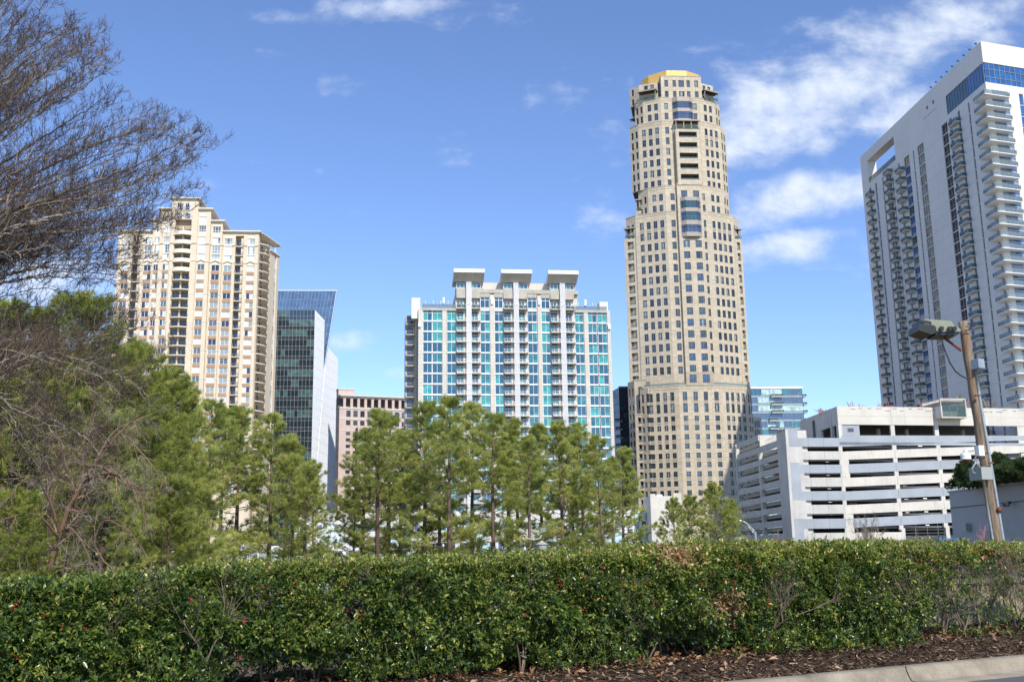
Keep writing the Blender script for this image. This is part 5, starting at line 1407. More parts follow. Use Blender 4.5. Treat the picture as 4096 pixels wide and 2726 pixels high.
def uvstrip(name, us, ns, zf, mat):
    U, N = np.meshgrid(us, ns); Z = zf(U, N)
    X = HF.x+U*HF.d[0]+N*HF.n[0]; Y = HF.y+U*HF.d[1]+N*HF.n[1]; nx, ny = len(us), len(ns)
    V = np.stack([X, Y, Z], -1).reshape(-1, 3); i = np.arange(nx*ny).reshape(ny, nx)
    Q = np.stack([i[:-1, :-1], i[1:, :-1], i[1:, 1:], i[:-1, 1:]], -1).reshape(-1, 4)
    return npmesh(name, V, Q, mat, kind='structure', smooth=True)
def mulch_z(U, N):
    m = -N
    return .262+.0113*U+.16*smooth(m, .02, 1.0)+.03*fbm(U, N, 2.2, 3)*smooth(m, .05, .4)-.05*smooth(m, 2.2, 3.2)
uvstrip('mulch_bed', np.linspace(-14, 14, 420), np.linspace(0, -3.3, 60), mulch_z, 'mulch_soil')
kp = [(.0, -.06), (0.005, 0.004), (.03, .012), (.13, .008), (.165, -.004), (.19, -.035), (.215, -.11), (.24, -.145), (.30, -.158), (.62, -.148), (.625, -.25)]
for a, b in ((-14, -3.2), (-3.19, 2.325), (2.342, 14)):
    us = np.linspace(a, b, max(20, int((b-a)*8))); P = np.array(kp)
    U, K = np.meshgrid(us, np.arange(len(kp))); N = P[K, 0]; Z = P[K, 1]+.268+.0113*U+.003*fbm(U, N*3, 1.4, 8)
    U = U+np.where(abs(U-2.33) < .2, .03*np.sin(N*22)+.012*np.sin(N*61), 0)
    X = HF.x+U*HF.d[0]+N*HF.n[0]; Y = HF.y+U*HF.d[1]+N*HF.n[1]
    V = np.stack([X, Y, Z], -1).reshape(-1, 3); i = np.arange(U.size).reshape(U.shape)
    Q = np.stack([i[:-1, :-1], i[1:, :-1], i[1:, 1:], i[:-1, 1:]], -1).reshape(-1, 4)
    npmesh('kerb', V, Q, 'kerb_concrete', kind='structure', smooth=True)
uvstrip('road', np.linspace(-40, 40, 60), np.linspace(.61, 14, 30), lambda U, N: .268-.152+.0113*U+.012*np.clip(N-.6, 0, 1)+0*N, 'asphalt')

def quads_at(P, A, B, L, Wd):
    """quads centred at P along A (length L) across B (width Wd)"""
    a = A*L[:, None]/2; b = B*Wd[:, None]/2
    V = np.stack([P-a-b, P+a-b, P+a+b, P-a+b], 1).reshape(-1, 3)
    return V, np.arange(len(V)).reshape(-1, 4)
def unit(v): return v/np.maximum(1e-9, np.linalg.norm(v, axis=-1, keepdims=True))
def mulch():
    n = 42000; r = RNG
    U = r.uniform(-9, 9, n); N = -r.uniform(-.02, 2.6, n)**1.0
    Z = mulch_z(U, N)+r.uniform(.002, .028, n)
    P = np.stack([HF.x+U*HF.d[0]+N*HF.n[0], HF.y+U*HF.d[1]+N*HF.n[1], Z], -1)
    th = r.uniform(0, PI, n); A = unit(np.stack([np.cos(th), np.sin(th), r.normal(0, .28, n)], -1))
    B = unit(np.cross(A, unit(np.stack([r.normal(0, .4, n), r.normal(0, .4, n), np.ones(n)], -1))))
    V, Q = quads_at(P, A, B, r.uniform(.025, .10, n), r.uniform(.006, .02, n))
    o = npmesh('mulch_chips', V, Q, 'mulch_chip', kind='stuff', attr=r.random(n)**1.3)
    tag(o, 'dark shredded bark mulch spread between the kerb and the hedge', 'mulch')
    n = 3400; U = r.uniform(-9, 9, n); N = -r.beta(2.2, 1.8, n)*2.4
    keep = fbm(U, N, .9, 5) > -.25; U, N = U[keep], N[keep]; n = len(U)
    P = np.stack([HF.x+U*HF.d[0]+N*HF.n[0], HF.y+U*HF.d[1]+N*HF.n[1], mulch_z(U, N)+r.uniform(.02, .06, n)], -1)
    V, Q, a = leaves(P, unit(np.stack([r.normal(0, 1, n), r.normal(0, 1, n), r.normal(0, .35, n)], -1)), unit(np.stack([r.normal(0, .5, n), r.normal(0, .5, n), np.ones(n)], -1)), r.uniform(.05, .12, n), .22, r.random(n), .12)
    o = npmesh('fallen_leaves', V, Q, 'dry_leaf', kind='stuff', attr=a)
    tag(o, 'dry tan fallen leaves scattered over the mulch under the hedge', 'leaves')
def leaves(P, A, Nn, L, wr, rnd, fold=.10, droop=.12):
    """folded leaf blades: base at P, along A, upper side Nn"""
    B = unit(np.cross(A, Nn)); Nn = unit(np.cross(B, A)); L = L[:, None]
    tip = P+A*L-Nn*L*droop; mid = P+A*L*.5+Nn*L*0.02
    Lf = P+A*L*.48-B*L*wr+Nn*L*fold; Rt = P+A*L*.48+B*L*wr+Nn*L*fold
    V = np.stack([P, Rt, tip, Lf, mid], 1).reshape(-1, 3); k = np.arange(len(P))[:, None]*5
    Q = np.concatenate([k+np.array([[0, 1, 2, 4]]), k+np.array([[0, 4, 2, 3]])], 1).reshape(-1, 4)
    return V, Q, np.repeat(rnd, 2)
class Segs:
    """many tapering twig segments made into one mesh"""
    def __init__(s): s.a = []; s.b = []; s.r = []; s.q = []; s.c = []
    def seg(s, p, q, r0, r1, c=None): s.a.append(p); s.b.append(q); s.r.append(r0); s.q.append(r1); s.c.append(random.random() if c is None else c)
    def poly(s, pts, rr):
        c = random.random()
        for i in range(len(pts)-1): s.seg(pts[i], pts[i+1], rr[i], rr[i+1], c)
    def mesh(s, name, mat, parent=None, k=4, kind=None):
        a = np.array([tuple(v) for v in s.a]); b = np.array([tuple(v) for v in s.b]); r = np.array(s.r)[:, None, None]; q = np.array(s.q)[:, None, None]
        d = unit(b-a); up = np.where(np.abs(d[:, 2:3]) > .9, np.array([[1., 0, 0]]), np.array([[0, 0, 1.]]))
        x = unit(np.cross(d, up)); y = np.cross(d, x); th = np.arange(k)*2*PI/k
        ring = np.cos(th)[None, :, None]*x[:, None]+np.sin(th)[None, :, None]*y[:, None]
        V = np.concatenate([a[:, None]+ring*r, b[:, None]+ring*q], 1).reshape(-1, 3); base = np.arange(len(a))[:, None, None]*2*k
        j = np.arange(k); f = np.stack([j, (j+1) % k, (j+1) % k+k, j+k], -1)[None]
        Q = (base+f).reshape(-1, 4)
        return npmesh(name, V, Q, mat, parent, kind, np.repeat(np.array(s.c), k), smooth=k > 4)
mulch()

# ================================================================ HOLLY HEDGE
def hedge_top(u): return np.interp(u, [-12, -7.4, -6.4, -5.2, -3.9, -2.3, -.8, 1.0, 3.1, 6, 9], [1.40, 1.46, 1.51, 1.60, 1.635, 1.67, 1.73, 1.78, 1.78, 1.75, 1.74])
def hedge():
    T = thing('holly_hedge', 'long clipped holly hedge with glossy leaves and red berries behind the kerb', 'hedge', None, (0, 0, 0))
    r = RNG
    def W3(U, N, Z): return np.stack([HF.x+U*HF.d[0]+N*HF.n[0], HF.y+U*HF.d[1]+N*HF.n[1], Z], -1)
    # shoots
    n = 66000
    U = r.uniform(-10.2, 7.8, n); q_ = r.random(n); th = np.where(q_ < .56, -1.15+1.55*(q_/.56)+.15*r.normal(0, 1, n), np.where(q_ < .92, .62+1.7*(q_-.56)/.36, r.uniform(2.3, 3.3, n)))  # section angle: 0 = front, pi/2 = top
    nn_ = U*0+r.uniform(0, 1.2, n)
    top = hedge_top(U)+.03*fbm(U, U*0, .8, 12)+.02*fbm(U, nn_, 6., 13); bot = .62+.12*fbm(U, U*0+3, 1.1, 6)
    cz = (top+bot)/2; hz = (top-bot)/2; ce, se = np.cos(th), np.sin(th); e = .55
    nx = np.sign(ce)*np.abs(ce)**e; nz = np.sign(se)*np.abs(se)**e
    fr_ = q_ < .56; zz_ = r.uniform(-1.15, .93, n); nz = np.where(fr_, np.clip(zz_, -1.15, 1), nz); nx = np.where(fr_, (1-np.minimum(.97, np.abs(zz_))**3.2)**.4, nx); nx = np.where(fr_ & (zz_ < -.3), np.maximum(nx, .55), nx)
    th = np.where(fr_, zz_*.8, th)
    bul = .10*fbm(U, cz+nz*hz, 1.3, 2)+.085*fbm(U+nx*.4, cz+nz*hz-nx*.3, 7., 22)
    dep = r.exponential(.10, n); dep = np.minimum(dep, .6)
    N = -1.42+nx*(.62+bul-dep); Z = cz+nz*(hz-dep*.7)+.02*r.normal(0, 1, n)
    low = smooth(Z, .45, 1.25)                      # thinner towards the ground
    sp = smooth(U, 3.2, 4.8)*(1-.55*smooth(Z, 1.35, 1.6))  # straggly right end
    dens = (.40+.60*low)*(1-.88*sp)
    gap = fbm(U, Z*1.4, 1.6, 9)+.6*fbm(U, Z, 4., 19)
    keep = (r.random(n) < dens) & ((gap+.25*r.normal(0, 1, n) > -.95+.35*(1-low)) | (Z > 1.5)) & ~((gap < -.55) & (Z < .95) & (U > .5) & (r.random(n) < .75))
    brown = np.exp(-((U+.1)/.28)**2-((Z-1.62)/.13)**2)+.8*np.exp(-((U-.55)/.25)**2-((Z-1.02)/.16)**2)+.5*np.exp(-((U-5.2)/.2)**2-((Z-1.6)/.1)**2)
    U, N, Z, th, brown = (v[keep] for v in (U, N, Z, th, brown))
    # low sprigs in front and inside
    m = 13000; U2 = r.uniform(-10, 7.8, m); g2 = fbm(U2, U2*0, 2.6, 14); Z2 = .42+np.abs(r.normal(0, .24, m))+.05; N2 = np.where(r.random(m) < .3, -.5, -.75)-r.random(m)*.9
    k2 = (g2 > np.where(U2 < -1.5, -.2, .0)) & (r.random(m) < np.where(U2 > 3.5, .22, .9)); U2, N2, Z2 = U2[k2], N2[k2], Z2[k2]
    Z2 = np.maximum(Z2, mulch_z(U2, N2)+.05)
    U = np.concatenate([U, U2]); N = np.concatenate([N, N2]); Z = np.concatenate([Z, Z2]); th = np.concatenate([th, r.uniform(-.2, .6*PI, len(U2))]); brown = np.concatenate([brown, np.zeros(len(U2))])
    m = 11000; U2 = r.uniform(-10, 4.2, m); Z2 = r.uniform(.32, 1.15, m); N2 = r.uniform(-2.4, -1.85, m)
    U = np.concatenate([U, U2]); N = np.concatenate([N, N2]); Z = np.concatenate([Z, Z2]); th = np.concatenate([th, r.uniform(-.2, 3.2, m)]); brown = np.concatenate([brown, np.zeros(m)])
    n = len(U); P = W3(U, N, Z)
    out = np.stack([np.cos(th)*HF.n[0], np.cos(th)*HF.n[1], np.sin(th)*1.0+.35], -1)
    D = unit(unit(out)+.55*r.normal(0, 1, (n, 3)))
    PP, AA, NN, LL, RR = [], [], [], [], []
    x = unit(np.cross(D, np.array([[.3, .2, .93]]))); y = np.cross(D, x); zt = (Z-.5)/1.2
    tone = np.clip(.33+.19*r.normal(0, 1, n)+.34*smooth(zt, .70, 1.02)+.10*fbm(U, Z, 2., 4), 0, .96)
    siz = np.clip(1+.2*fbm(U, Z, 3., 41)+.12*r.normal(0, 1, n), .6, 1.5); ph0 = r.uniform(0, 6.28, n); big = 1+.0*U
    for j in range(8):
        ph = ph0+2.4*j; ang = .5+.13*j+.12*r.normal(0, 1, n)
        a = unit(D*np.cos(ang)[:, None]+(x*np.cos(ph)[:, None]+y*np.sin(ph)[:, None])*np.sin(ang)[:, None])
        m_ = r.random(n) < (.95 if j < 6 else .6)
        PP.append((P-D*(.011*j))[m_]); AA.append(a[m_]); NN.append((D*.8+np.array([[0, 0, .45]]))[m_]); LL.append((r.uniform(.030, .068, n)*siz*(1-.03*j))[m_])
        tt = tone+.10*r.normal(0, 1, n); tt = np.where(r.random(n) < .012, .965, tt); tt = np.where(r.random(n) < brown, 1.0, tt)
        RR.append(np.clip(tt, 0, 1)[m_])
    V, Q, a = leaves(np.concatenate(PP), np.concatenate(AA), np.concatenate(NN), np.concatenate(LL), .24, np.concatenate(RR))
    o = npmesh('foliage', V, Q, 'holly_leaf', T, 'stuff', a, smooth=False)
    # shoots' own stalks
    S = Segs(); idx = r.permutation(n)[:20000]
    for i in idx: S.seg(P[i]+D[i]*.01, P[i]-D[i]*.10, .0018, .003)
    S.mesh('young_shoots', 'twig_green', T, 3, 'stuff')
    # stems
    S = Segs(); R = random.Random(77)
    def grow(p, d, L, rad_, lvl):
        k = 4; pts = [p]; rr = [rad_]
        for i in range(k):
            d = (d+Vector((R.gauss(0, .2), R.gauss(0, .2), R.gauss(.06, .12)))).normalized(); p = p+d*(L/k); pts.append(p); rr.append(rad_*(1-.55*(i+1)/k))
            if lvl < 3 and i > 0:
                for _ in range(1+(lvl > 0)):
                    if R.random() < .85:
                        e = (d+Vector((R.gauss(0, .6), R.gauss(0, .6), R.gauss(.1, .35)))).normalized(); grow(p, e, L*R.uniform(.45, .75), rr[-1]*.72, lvl+1)
        S.poly(pts, rr)
    u = -10.
    while u < 8.2:
        nn = R.uniform(-1.6, -1.05)
        p = Vector(HF.P(u, nn, float(mulch_z(np.array(u), np.array(nn)))-.03))
        for _ in range(R.choice((1, 2, 2, 3))):
            grow(p, Vector((R.gauss(0, .35), R.gauss(0, .3), 1)).normalized(), R.uniform(.55, .8), R.uniform(.010, .021), 0)
        u += R.uniform(.16, .4)
    S.mesh('branches', 'stem_holly', T, 5, 'stuff')
    S = Segs()   # dry grey twigs at the straggly end
    def tw(p, d, L, r_, lvl):
        pts = [p]; rr = [r_]
        for i in range(4):
            d = (d+Vector((R.gauss(0, .22), R.gauss(0, .22), R.gauss(.05, .15)))).normalized(); p = p+d*(L/4); pts.append(p); rr.append(r_*(1-.6*(i+1)/4))
            if lvl < 2:
                for _ in range(2): tw(p, (d+Vector((R.gauss(0, .8), R.gauss(0, .8), R.gauss(.1, .5)))).normalized(), L*.6, rr[-1]*.7, lvl+1)
        S.poly(pts, rr)
    for _ in range(260):
        uu = R.choice((R.uniform(3.0, 7.4), R.uniform(3.6, 6.8), R.uniform(4.2, 7.4), R.uniform(2.9, 3.9), R.uniform(-9, 3)))
        tw(Vector(HF.P(uu, R.uniform(-1.9, -.85), R.uniform(.8, 1.45))), Vector((R.gauss(0, .4), R.gauss(0, .4), .9)).normalized(), R.uniform(.2, .34), .004, 0)
    S.mesh('dry_twigs', 'twig_grey', T, 3, 'stuff')
    # berries
    b = MB(); R = random.Random(5)
    plain('berry_red', (.42, .035, .02), .3, var=.2, scale=20, spec=.6)
    spots = [(R.gauss(-6.6, .6), R.uniform(1.05, 1.3)) for _ in range(7)]+[(R.gauss(-4.8, .8), R.uniform(1.0, 1.45)) for _ in range(9)]+[(R.gauss(-1.0, .75), R.uniform(1.15, 1.62)) for _ in range(24)]+[(R.gauss(.6, .9), R.uniform(1.0, 1.6)) for _ in range(12)]+[(R.gauss(4.6, .55), R.uniform(1.35, 1.72)) for _ in range(34)]+[(R.uniform(5.2, 6.4), R.uniform(1.0, 1.5)) for _ in range(12)]+[(R.uniform(-8, 6), R.uniform(.7, 1.6)) for _ in range(16)]
    ph = [(sin(PI*i/4), cos(PI*i/4)) for i in range(5)]
    for uu, z in spots:
        tt = float(hedge_top(np.array(uu))); z = min(z, tt-.02); nn = -.82-max(0, (z-tt+.25))*1.4
        for _ in range(R.randint(3, 8)):
            q = R.uniform(.0045, .0068)
            b.rev([(q*s_, q*c_) for s_, c_ in ph], 'berry_red', HF.P(uu+R.gauss(0, .016), nn+R.gauss(0.03, .016), z+R.gauss(0, .014)), 6)
    o = b.build('berries', T, True); o['kind'] = 'stuff'
hedge()
def low_wall():
    plain('wall_olive', (.27, .235, .15), .9, var=.2, scale=1.2, streak=.4)  # olive brown base tone with darker vertical streaks
    T = MB(); T.box(HF, -2.6, 12, -3.1, -2.85, -.4, 1.12, 'wall_olive'); T.box(HF, -2.65, 12, -3.15, -2.8, 1.123, 1.20, 'wall_olive')
    o = T.build('retaining_wall'); tag(o, 'low pale concrete wall glimpsed through gaps behind the hedge', 'wall')
low_wall()

# ================================================================ TREES
def needles(pos, axis, n, L, wd, rnd, spread=(.25, 1.35), seed=1):
    """tufts of needle blades; returns triangles"""
    r = np.random.default_rng(seed); m = len(pos)
    x = unit(np.cross(axis, unit(r.normal(0, 1, (m, 3))))); y = np.cross(axis, x)
    ph = r.uniform(0, 2*PI, (m, n)); th = r.uniform(spread[0], spread[1], (m, n)); l = L*r.uniform(.75, 1.15, (m, n))
    d = axis[:, None]*np.cos(th)[..., None]+(x[:, None]*np.cos(ph)[..., None]+y[:, None]*np.sin(ph)[..., None])*np.sin(th)[..., None]
    s = unit(np.cross(d, r.normal(0, .55, (m, n, 3))+np.array([.25, -.75, .75])))*wd/2
    b = pos[:, None]+axis[:, None]*r.uniform(-.07, .05, (m, n))[..., None]
    V = np.stack([b-s, b+s, b+d*l[..., None]+s*.35, b+d*l[..., None]-s*.35], 2).reshape(-1, 3)
    return V, np.arange(len(V)).reshape(-1, 4), np.clip(np.repeat(rnd, n)+r.normal(0, .05, m*n), 0, 1)
def pine_mesh(seed, H, base, spread, nb, tuft, L, wd, mat, trunk_r=.13, droop=0., lean=0., bark='bark_pine', top_round=.5, dens=1., side=None):
    R = random.Random(seed); S = Segs(); pos, ax, rn = [], [], []
    # trunk
    k = 14; tp = []; dx = R.gauss(0, .012); dy = R.gauss(0, .012)
    for i in range(k+1):
        t = i/k; tp.append(Vector((lean*t*H+.10*sin(3*t+seed)*t+dx*H*t, .08*cos(4*t+seed)*t+dy*H*t, H*t)))
    S.poly(tp, [trunk_r*(1-.88*(i/k)**1.1) for i in range(k+1)])
    def tr(t):
        f = t*k; i = min(k-1, int(f)); return tp[i].lerp(tp[i+1], f-i)
    def twig(p, d, L_, r_):
        q = p
        for j in range(2):
            d = (d+Vector((R.gauss(0, .16), R.gauss(0, .16), R.gauss(.16, .12)))).normalized(); q2 = q+d*L_/2; S.seg(q, q2, r_*(1-.3*j), r_*(.7-.3*j)); q = q2
            pos.append(tuple(q)); ax.append(tuple(d)); rn.append(tone+R.gauss(0, .10))
        for _ in range(R.choice((1, 2, 2))):
            e = (d+Vector((R.gauss(0, .7), R.gauss(0, .7), R.gauss(.1, .4)))).normalized(); pos.append(tuple(q+e*L_*.25)); ax.append(tuple(e)); rn.append(tone+R.gauss(0, .10))
    for b in range(nb):
        t = base+(1-base)*((b+R.random())/nb)**.9; t = min(t, .985); c = (t-base)/(1-base)
        if R.random() > dens-.30*(c < .45)+.0 and c < .75: continue
        az = b*2.4+R.gauss(0, .5)
        shp = (1-c)**top_round*(.55+.45*min(1, c*5)); Lb = spread*shp*R.uniform(.55, 1.12)+.25
        if side is not None: Lb *= 1+.35*cos(az-side)
        el = (-.12+.9*c+R.gauss(0, .13))-droop*(1-c)
        d = Vector((cos(az)*cos(el), sin(az)*cos(el), sin(el))); p = tr(t); n = max(3, int(Lb/.28)); tone = .44+.22*R.gauss(0, 1)+.08*c
        r0 = .012+.016*Lb/1.5*(1-.4*c); pts = [p]; rr = [r0]
        for i in range(n):
            d = (d+Vector((R.gauss(0, .10), R.gauss(0, .10), R.gauss(.055-droop*.10, .06)))).normalized(); p = p+d*(Lb/n); pts.append(p); rr.append(max(.004, r0*(1-.8*(i+1)/n)))
            fr_ = (i+1)/n
            if fr_ > .30:
                for sg in (1, -1):
                    if R.random() < tuft:
                        s_ = Vector((-d.y, d.x, 0)).normalized()*sg
                        e = (d*R.uniform(.3, .9)+s_*R.uniform(.5, 1)+Vector((0, 0, R.gauss(.12, .3)))).normalized(); twig(p, e, R.uniform(.18, .5)*(1.25-.5*fr_)*min(1.3, Lb), .006)
                if R.random() < tuft: twig(p, (d+Vector((R.gauss(0, .5), R.gauss(0, .5), .6))).normalized(), R.uniform(.15, .32), .005)
        twig(p, d, .22, .005); S.poly(pts, rr)
    tone = .5
    for _ in range(5): twig(tp[-1], Vector((R.gauss(0, .35), R.gauss(0, .35), 1)).normalized(), .3, .006)
    for _ in range(int(10*base+4)):   # dead stubs below the crown
        t = R.uniform(base*.3, base+.1); az = R.uniform(0, 6.28); d = Vector((cos(az), sin(az), R.uniform(-.2, .4))).normalized(); p = tr(t); L_ = R.uniform(.3, 1.1); S.poly([p, p+d*L_*.5, p+d*L_+Vector((0, 0, R.gauss(0, .15)))], [.012, .008, .004])
    pos = np.array(pos); ax = unit(np.array(ax)); rn = np.clip(np.array(rn), 0, 1)
    V, Q, a = needles(pos, ax, 18, L, wd, rn, seed=seed)
    wood = S.mesh('trunk', bark, None, 5); crown = npmesh('crown', V, Q, mat, attr=a)
    return wood, crown
protos = {}
def place_pine(key, mk, px, Y, top_py, label, group, rz=0., name='pine_tree', extra=1., sx=1.):
    """stand a pine so that its top is at the height the photograph shows"""
    if key not in protos:
        w, c = mk(); protos[key] = [w, c, False, max(v.co.z for v in w.data.vertices)]
    w, c, used, Hm = protos[key]
    p = at(px, top_py, Y); g = float(ground_h(np.array(p.x), np.array(Y)))-.1
    T = thing(name, label, 'pine tree', group, (p.x, Y, g)); s = (p.z-g)/Hm*extra; T.scale = (s*sx, s*sx, s); T.rotation_euler = (0, 0, rz)
    if used:
        w2 = w.copy(); c2 = c.copy(); COL.objects.link(w2); COL.objects.link(c2); w, c = w2, c2
    protos[key][2] = True; w.parent = T; c.parent = T
    return T
mk_pines = [lambda s=s: pine_mesh(s, 11.5, b, sp, nb, .74, .20, .017, 'pine_needles', .15, top_round=tr_, dens=dn) for s, b, sp, nb, tr_, dn in
            ((101, .16, 2.8, 78, .45, .92), (102, .30, 2.5, 66, .38, .86), (103, .10, 3.1, 84, .55, .92), (104, .36, 2.2, 60, .30, .85), (105, .22, 3.3, 70, .45, .80), (106, .12, 2.4, 78, .6, .90))]
G1 = 'tall pines in the row in front of the towers'
row = [(0, 745, 52, 1535, 0., 'pine with the sharp dark top rising left of the cream tower base'), (2, 850, 58, 1600, 1.1, 'broad pine standing in front of the cream tower lower floors'), (4, 965, 62, 1625, 2.2, 'pine overlapping the right corner of the cream tower'),
       (1, 1090, 60, 1655, .4, 'pine in front of the green office tower facade'), (3, 1185, 56, 1760, 3.0, 'shorter pine before the blue office tower corner'), (5, 1265, 64, 1840, 4.1, 'low pine at the right end of the left pine group'),
       (4, 1515, 57, 1635, 1.9, 'pine in front of the pink granite block with wide lower boughs'), (3, 1415, 66, 1960, .9, 'low thin pine left of the pink block pine'), (2, 1605, 63, 1730, 5.1, 'pine between the pink block and the teal tower'), (0, 1700, 60, 1612, 2.8, 'tall pine against the left edge of the teal tower'),
       (1, 1800, 55, 1595, 3.3, 'tallest pine before the teal tower left bays'), (5, 1885, 62, 1615, .2, 'pine beside the first ribbed fin of the teal tower'), (3, 1965, 58, 1650, 1.3, 'slim pine right of the first ribbed fin'),
       (4, 2065, 60, 1680, 4.4, 'pine covering the middle of the teal tower'), (2, 2160, 65, 1700, 2.5, 'pine below the central ribbed fin of the teal tower'), (0, 2240, 57, 1690, 5.6, 'pine just right of the central ribbed fin'),
       (1, 2325, 61, 1695, 1.6, 'pine under the third ribbed fin of the teal tower'), (5, 2400, 56, 1740, 3.9, 'pine before the right bays of the teal tower'), (4, 2480, 62, 1790, .7, 'pine with long drooping boughs at the right end of the row'), (3, 2030, 70, 1720, 2.0, 'background pine among the middle trunks of the row'), (1, 1150, 72, 1740, 5.0, 'background pine behind the left pine group'),
       (2, 1755, 68, 1690, .6, 'background pine between the two tallest pines before the teal tower'), (5, 2110, 52, 1740, 2.9, 'slightly nearer pine left of the central ribbed fin'), (0, 2285, 66, 1730, 4.0, 'background pine between the central and third ribbed fins'), (2, 2440, 68, 1830, 5.5, 'background pine near the right end of the row'), (1, 905, 66, 1640, 3.7, 'background pine in the left pine group before the cream tower'), (0, 1455, 63, 1720, 2.2, 'pine at the left end of the middle row before the pink block'), (2, 1560, 66, 1665, 4.6, 'pine overlapping the right half of the pink block'), (4, 1225, 54, 1850, 1.2, 'low boughed pine before the seam of the blue office tower')]
for k, px, Y, ty, rz, lab in row:
    place_pine(('p', k), mk_pines[k], px, Y, ty, lab, G1, rz, sx=1.22)
G2 = 'young pines in front of the tan skyscraper'
mk_young = [lambda s=s: pine_mesh(s, 7., .06, sp, 64, .70, .18, .019, 'pine_needles', .07, top_round=.75, dens=.9) for s, sp in ((201, 2.9), (202, 2.5))]
for k, px, Y, ty, rz, lab in ((0, 2685, 56, 1995, .3, 'leftmost young pine before the cream stucco block'), (1, 2755, 60, 1985, 1.9, 'middle young pine under the tan skyscraper'), (0, 2860, 54, 1935, 3.5, 'tallest young pine under the tan skyscraper'), (1, 2930, 62, 2000, 4.4, 'small young pine beside the parking garage corner')):
    place_pine(('y', k), mk_young[k], px, Y, ty, lab, G2, rz)
# big near pines on the left
G3 = 'large near pines on the left'
mk_near = [lambda s=s: pine_mesh(s, 11., .05, sp, 170, .92, .17, .014, 'pine_needles_dark', .19, droop=dr, bark=bk, top_round=.42, dens=.97) for s, sp, dr, bk in ((301, 3.4, .10, 'bark_red'), (302, 3.0, .0, 'bark_pine'), (303, 2.7, .22, 'bark_pine'))]
for k, px, Y, ty, rz, sx, lab in ((0, 110, 30, 1215, .5, 1.1, 'large near pine with reddish trunk under the bare branches'), (1, 330, 33, 1170, 2.2, 1.1, 'large dense pine left of the cream tower'), (2, 555, 37, 1375, 3.6, 1.15, 'bright green near pine hiding the foot of the cream tower'),
                              (1, 690, 44, 1480, 5.0, .95, 'mid distance pine right of the large near pines'), (0, -120, 36, 1300, 1.2, 1., 'near pine cut by the left edge of the picture'), (2, 430, 29, 1640, 1.0, .95, 'shorter drooping pine in front of the large dense pine'), (2, 60, 23, 1950, 4.0, 1.25, 'low yellow green pine bough mass at the left above the hedge'), (2, 690, 34, 1900, 2.0, 1.1, 'low bushy pine above the hedge at the left group'), (1, 40, 48, 1360, 2.9, 1.3, 'background pine behind the reddish trunk'), (0, 260, 50, 1420, 3.9, 1.3, 'background pine filling the gap behind the dead tree'), (1, 470, 52, 1500, .8, 1.2, 'background pine behind the dark backing shrubs')):
    place_pine(('n', k), mk_near[k], px, Y, ty, lab, G3, rz, sx=sx)

def bare(name, label, cat, limbs, mat, twig_mat, seed, lv=3, r0=.03, up=.25, L1=.8, step=.16, spread=.7, group=None, tr=.0022, loc=(0, 0, 0)):
    """bare tree: traced limbs, then twigs that fork off them"""
    R = random.Random(seed); S = Segs(); Tw = Segs()
    T = thing(name, label, cat, group)
    def grow(p, d, L, r_, lvl):
        n = 4; pts = [p]; rr = [r_]
        for i in range(n):
            d = (d+Vector((R.gauss(0, .17), R.gauss(0, .17), R.gauss(up*.22, .15)))).normalized(); p = p+d*(L/n); pts.append(p); rr.append(max(tr*.6, r_*(1-.6*(i+1)/n)))
            if lvl < lv:
                for _ in range(2 if lvl == lv-1 else 1):
                    if R.random() < .85:
                        s_ = Vector((R.gauss(0, 1), R.gauss(0, 1), R.gauss(.3*up, 1))).normalized(); grow(p, (d+s_*spread).normalized(), L*R.uniform(.42, .68), rr[-1]*.7, lvl+1)
        (Tw if lvl > 1 else S).poly(pts, rr)
    for pts, r_ in limbs:
        pts = [Vector(p) for p in pts]; P = []
        for i in range(len(pts)-1):          # smooth the traced polyline
            p0 = pts[max(0, i-1)]; p1 = pts[i]; p2 = pts[i+1]; p3 = pts[min(len(pts)-1, i+2)]; m = max(2, int((p2-p1).length/step))
            for j in range(m):
                t = j/m; P.append(.5*((2*p1)+(p2-p0)*t+(2*p0-5*p1+4*p2-p3)*t*t+(3*p1-p0-3*p2+p3)*t**3))
        P.append(pts[-1]); n = len(P)
        P = [p+Vector((R.gauss(0, .008), R.gauss(0, .008), R.gauss(0, .008))) for p in P]
        S.poly(P, [max(tr, r_*(1-.88*i/n)) for i in range(n)])
        for i in range(2, n):
            f = i/n; d = (P[i]-P[i-1]).normalized()
            if R.random() < .8:
                s_ = Vector((R.gauss(0, .8), R.gauss(0, .9), R.gauss(up, .8))).normalized(); grow(P[i], (d+s_*spread).normalized(), L1*R.uniform(.45, 1.05)*(1-.68*f), max(tr*1.4, r_*(1-.85*f)*.5), 1)
        grow(P[-1], (P[-1]-P[-2]).normalized(), L1*.16, tr*1.5, 2)
    S.mesh('limbs', mat, T, 5); Tw.mesh('twigs', twig_mat, T, 3, 'stuff')
    return T
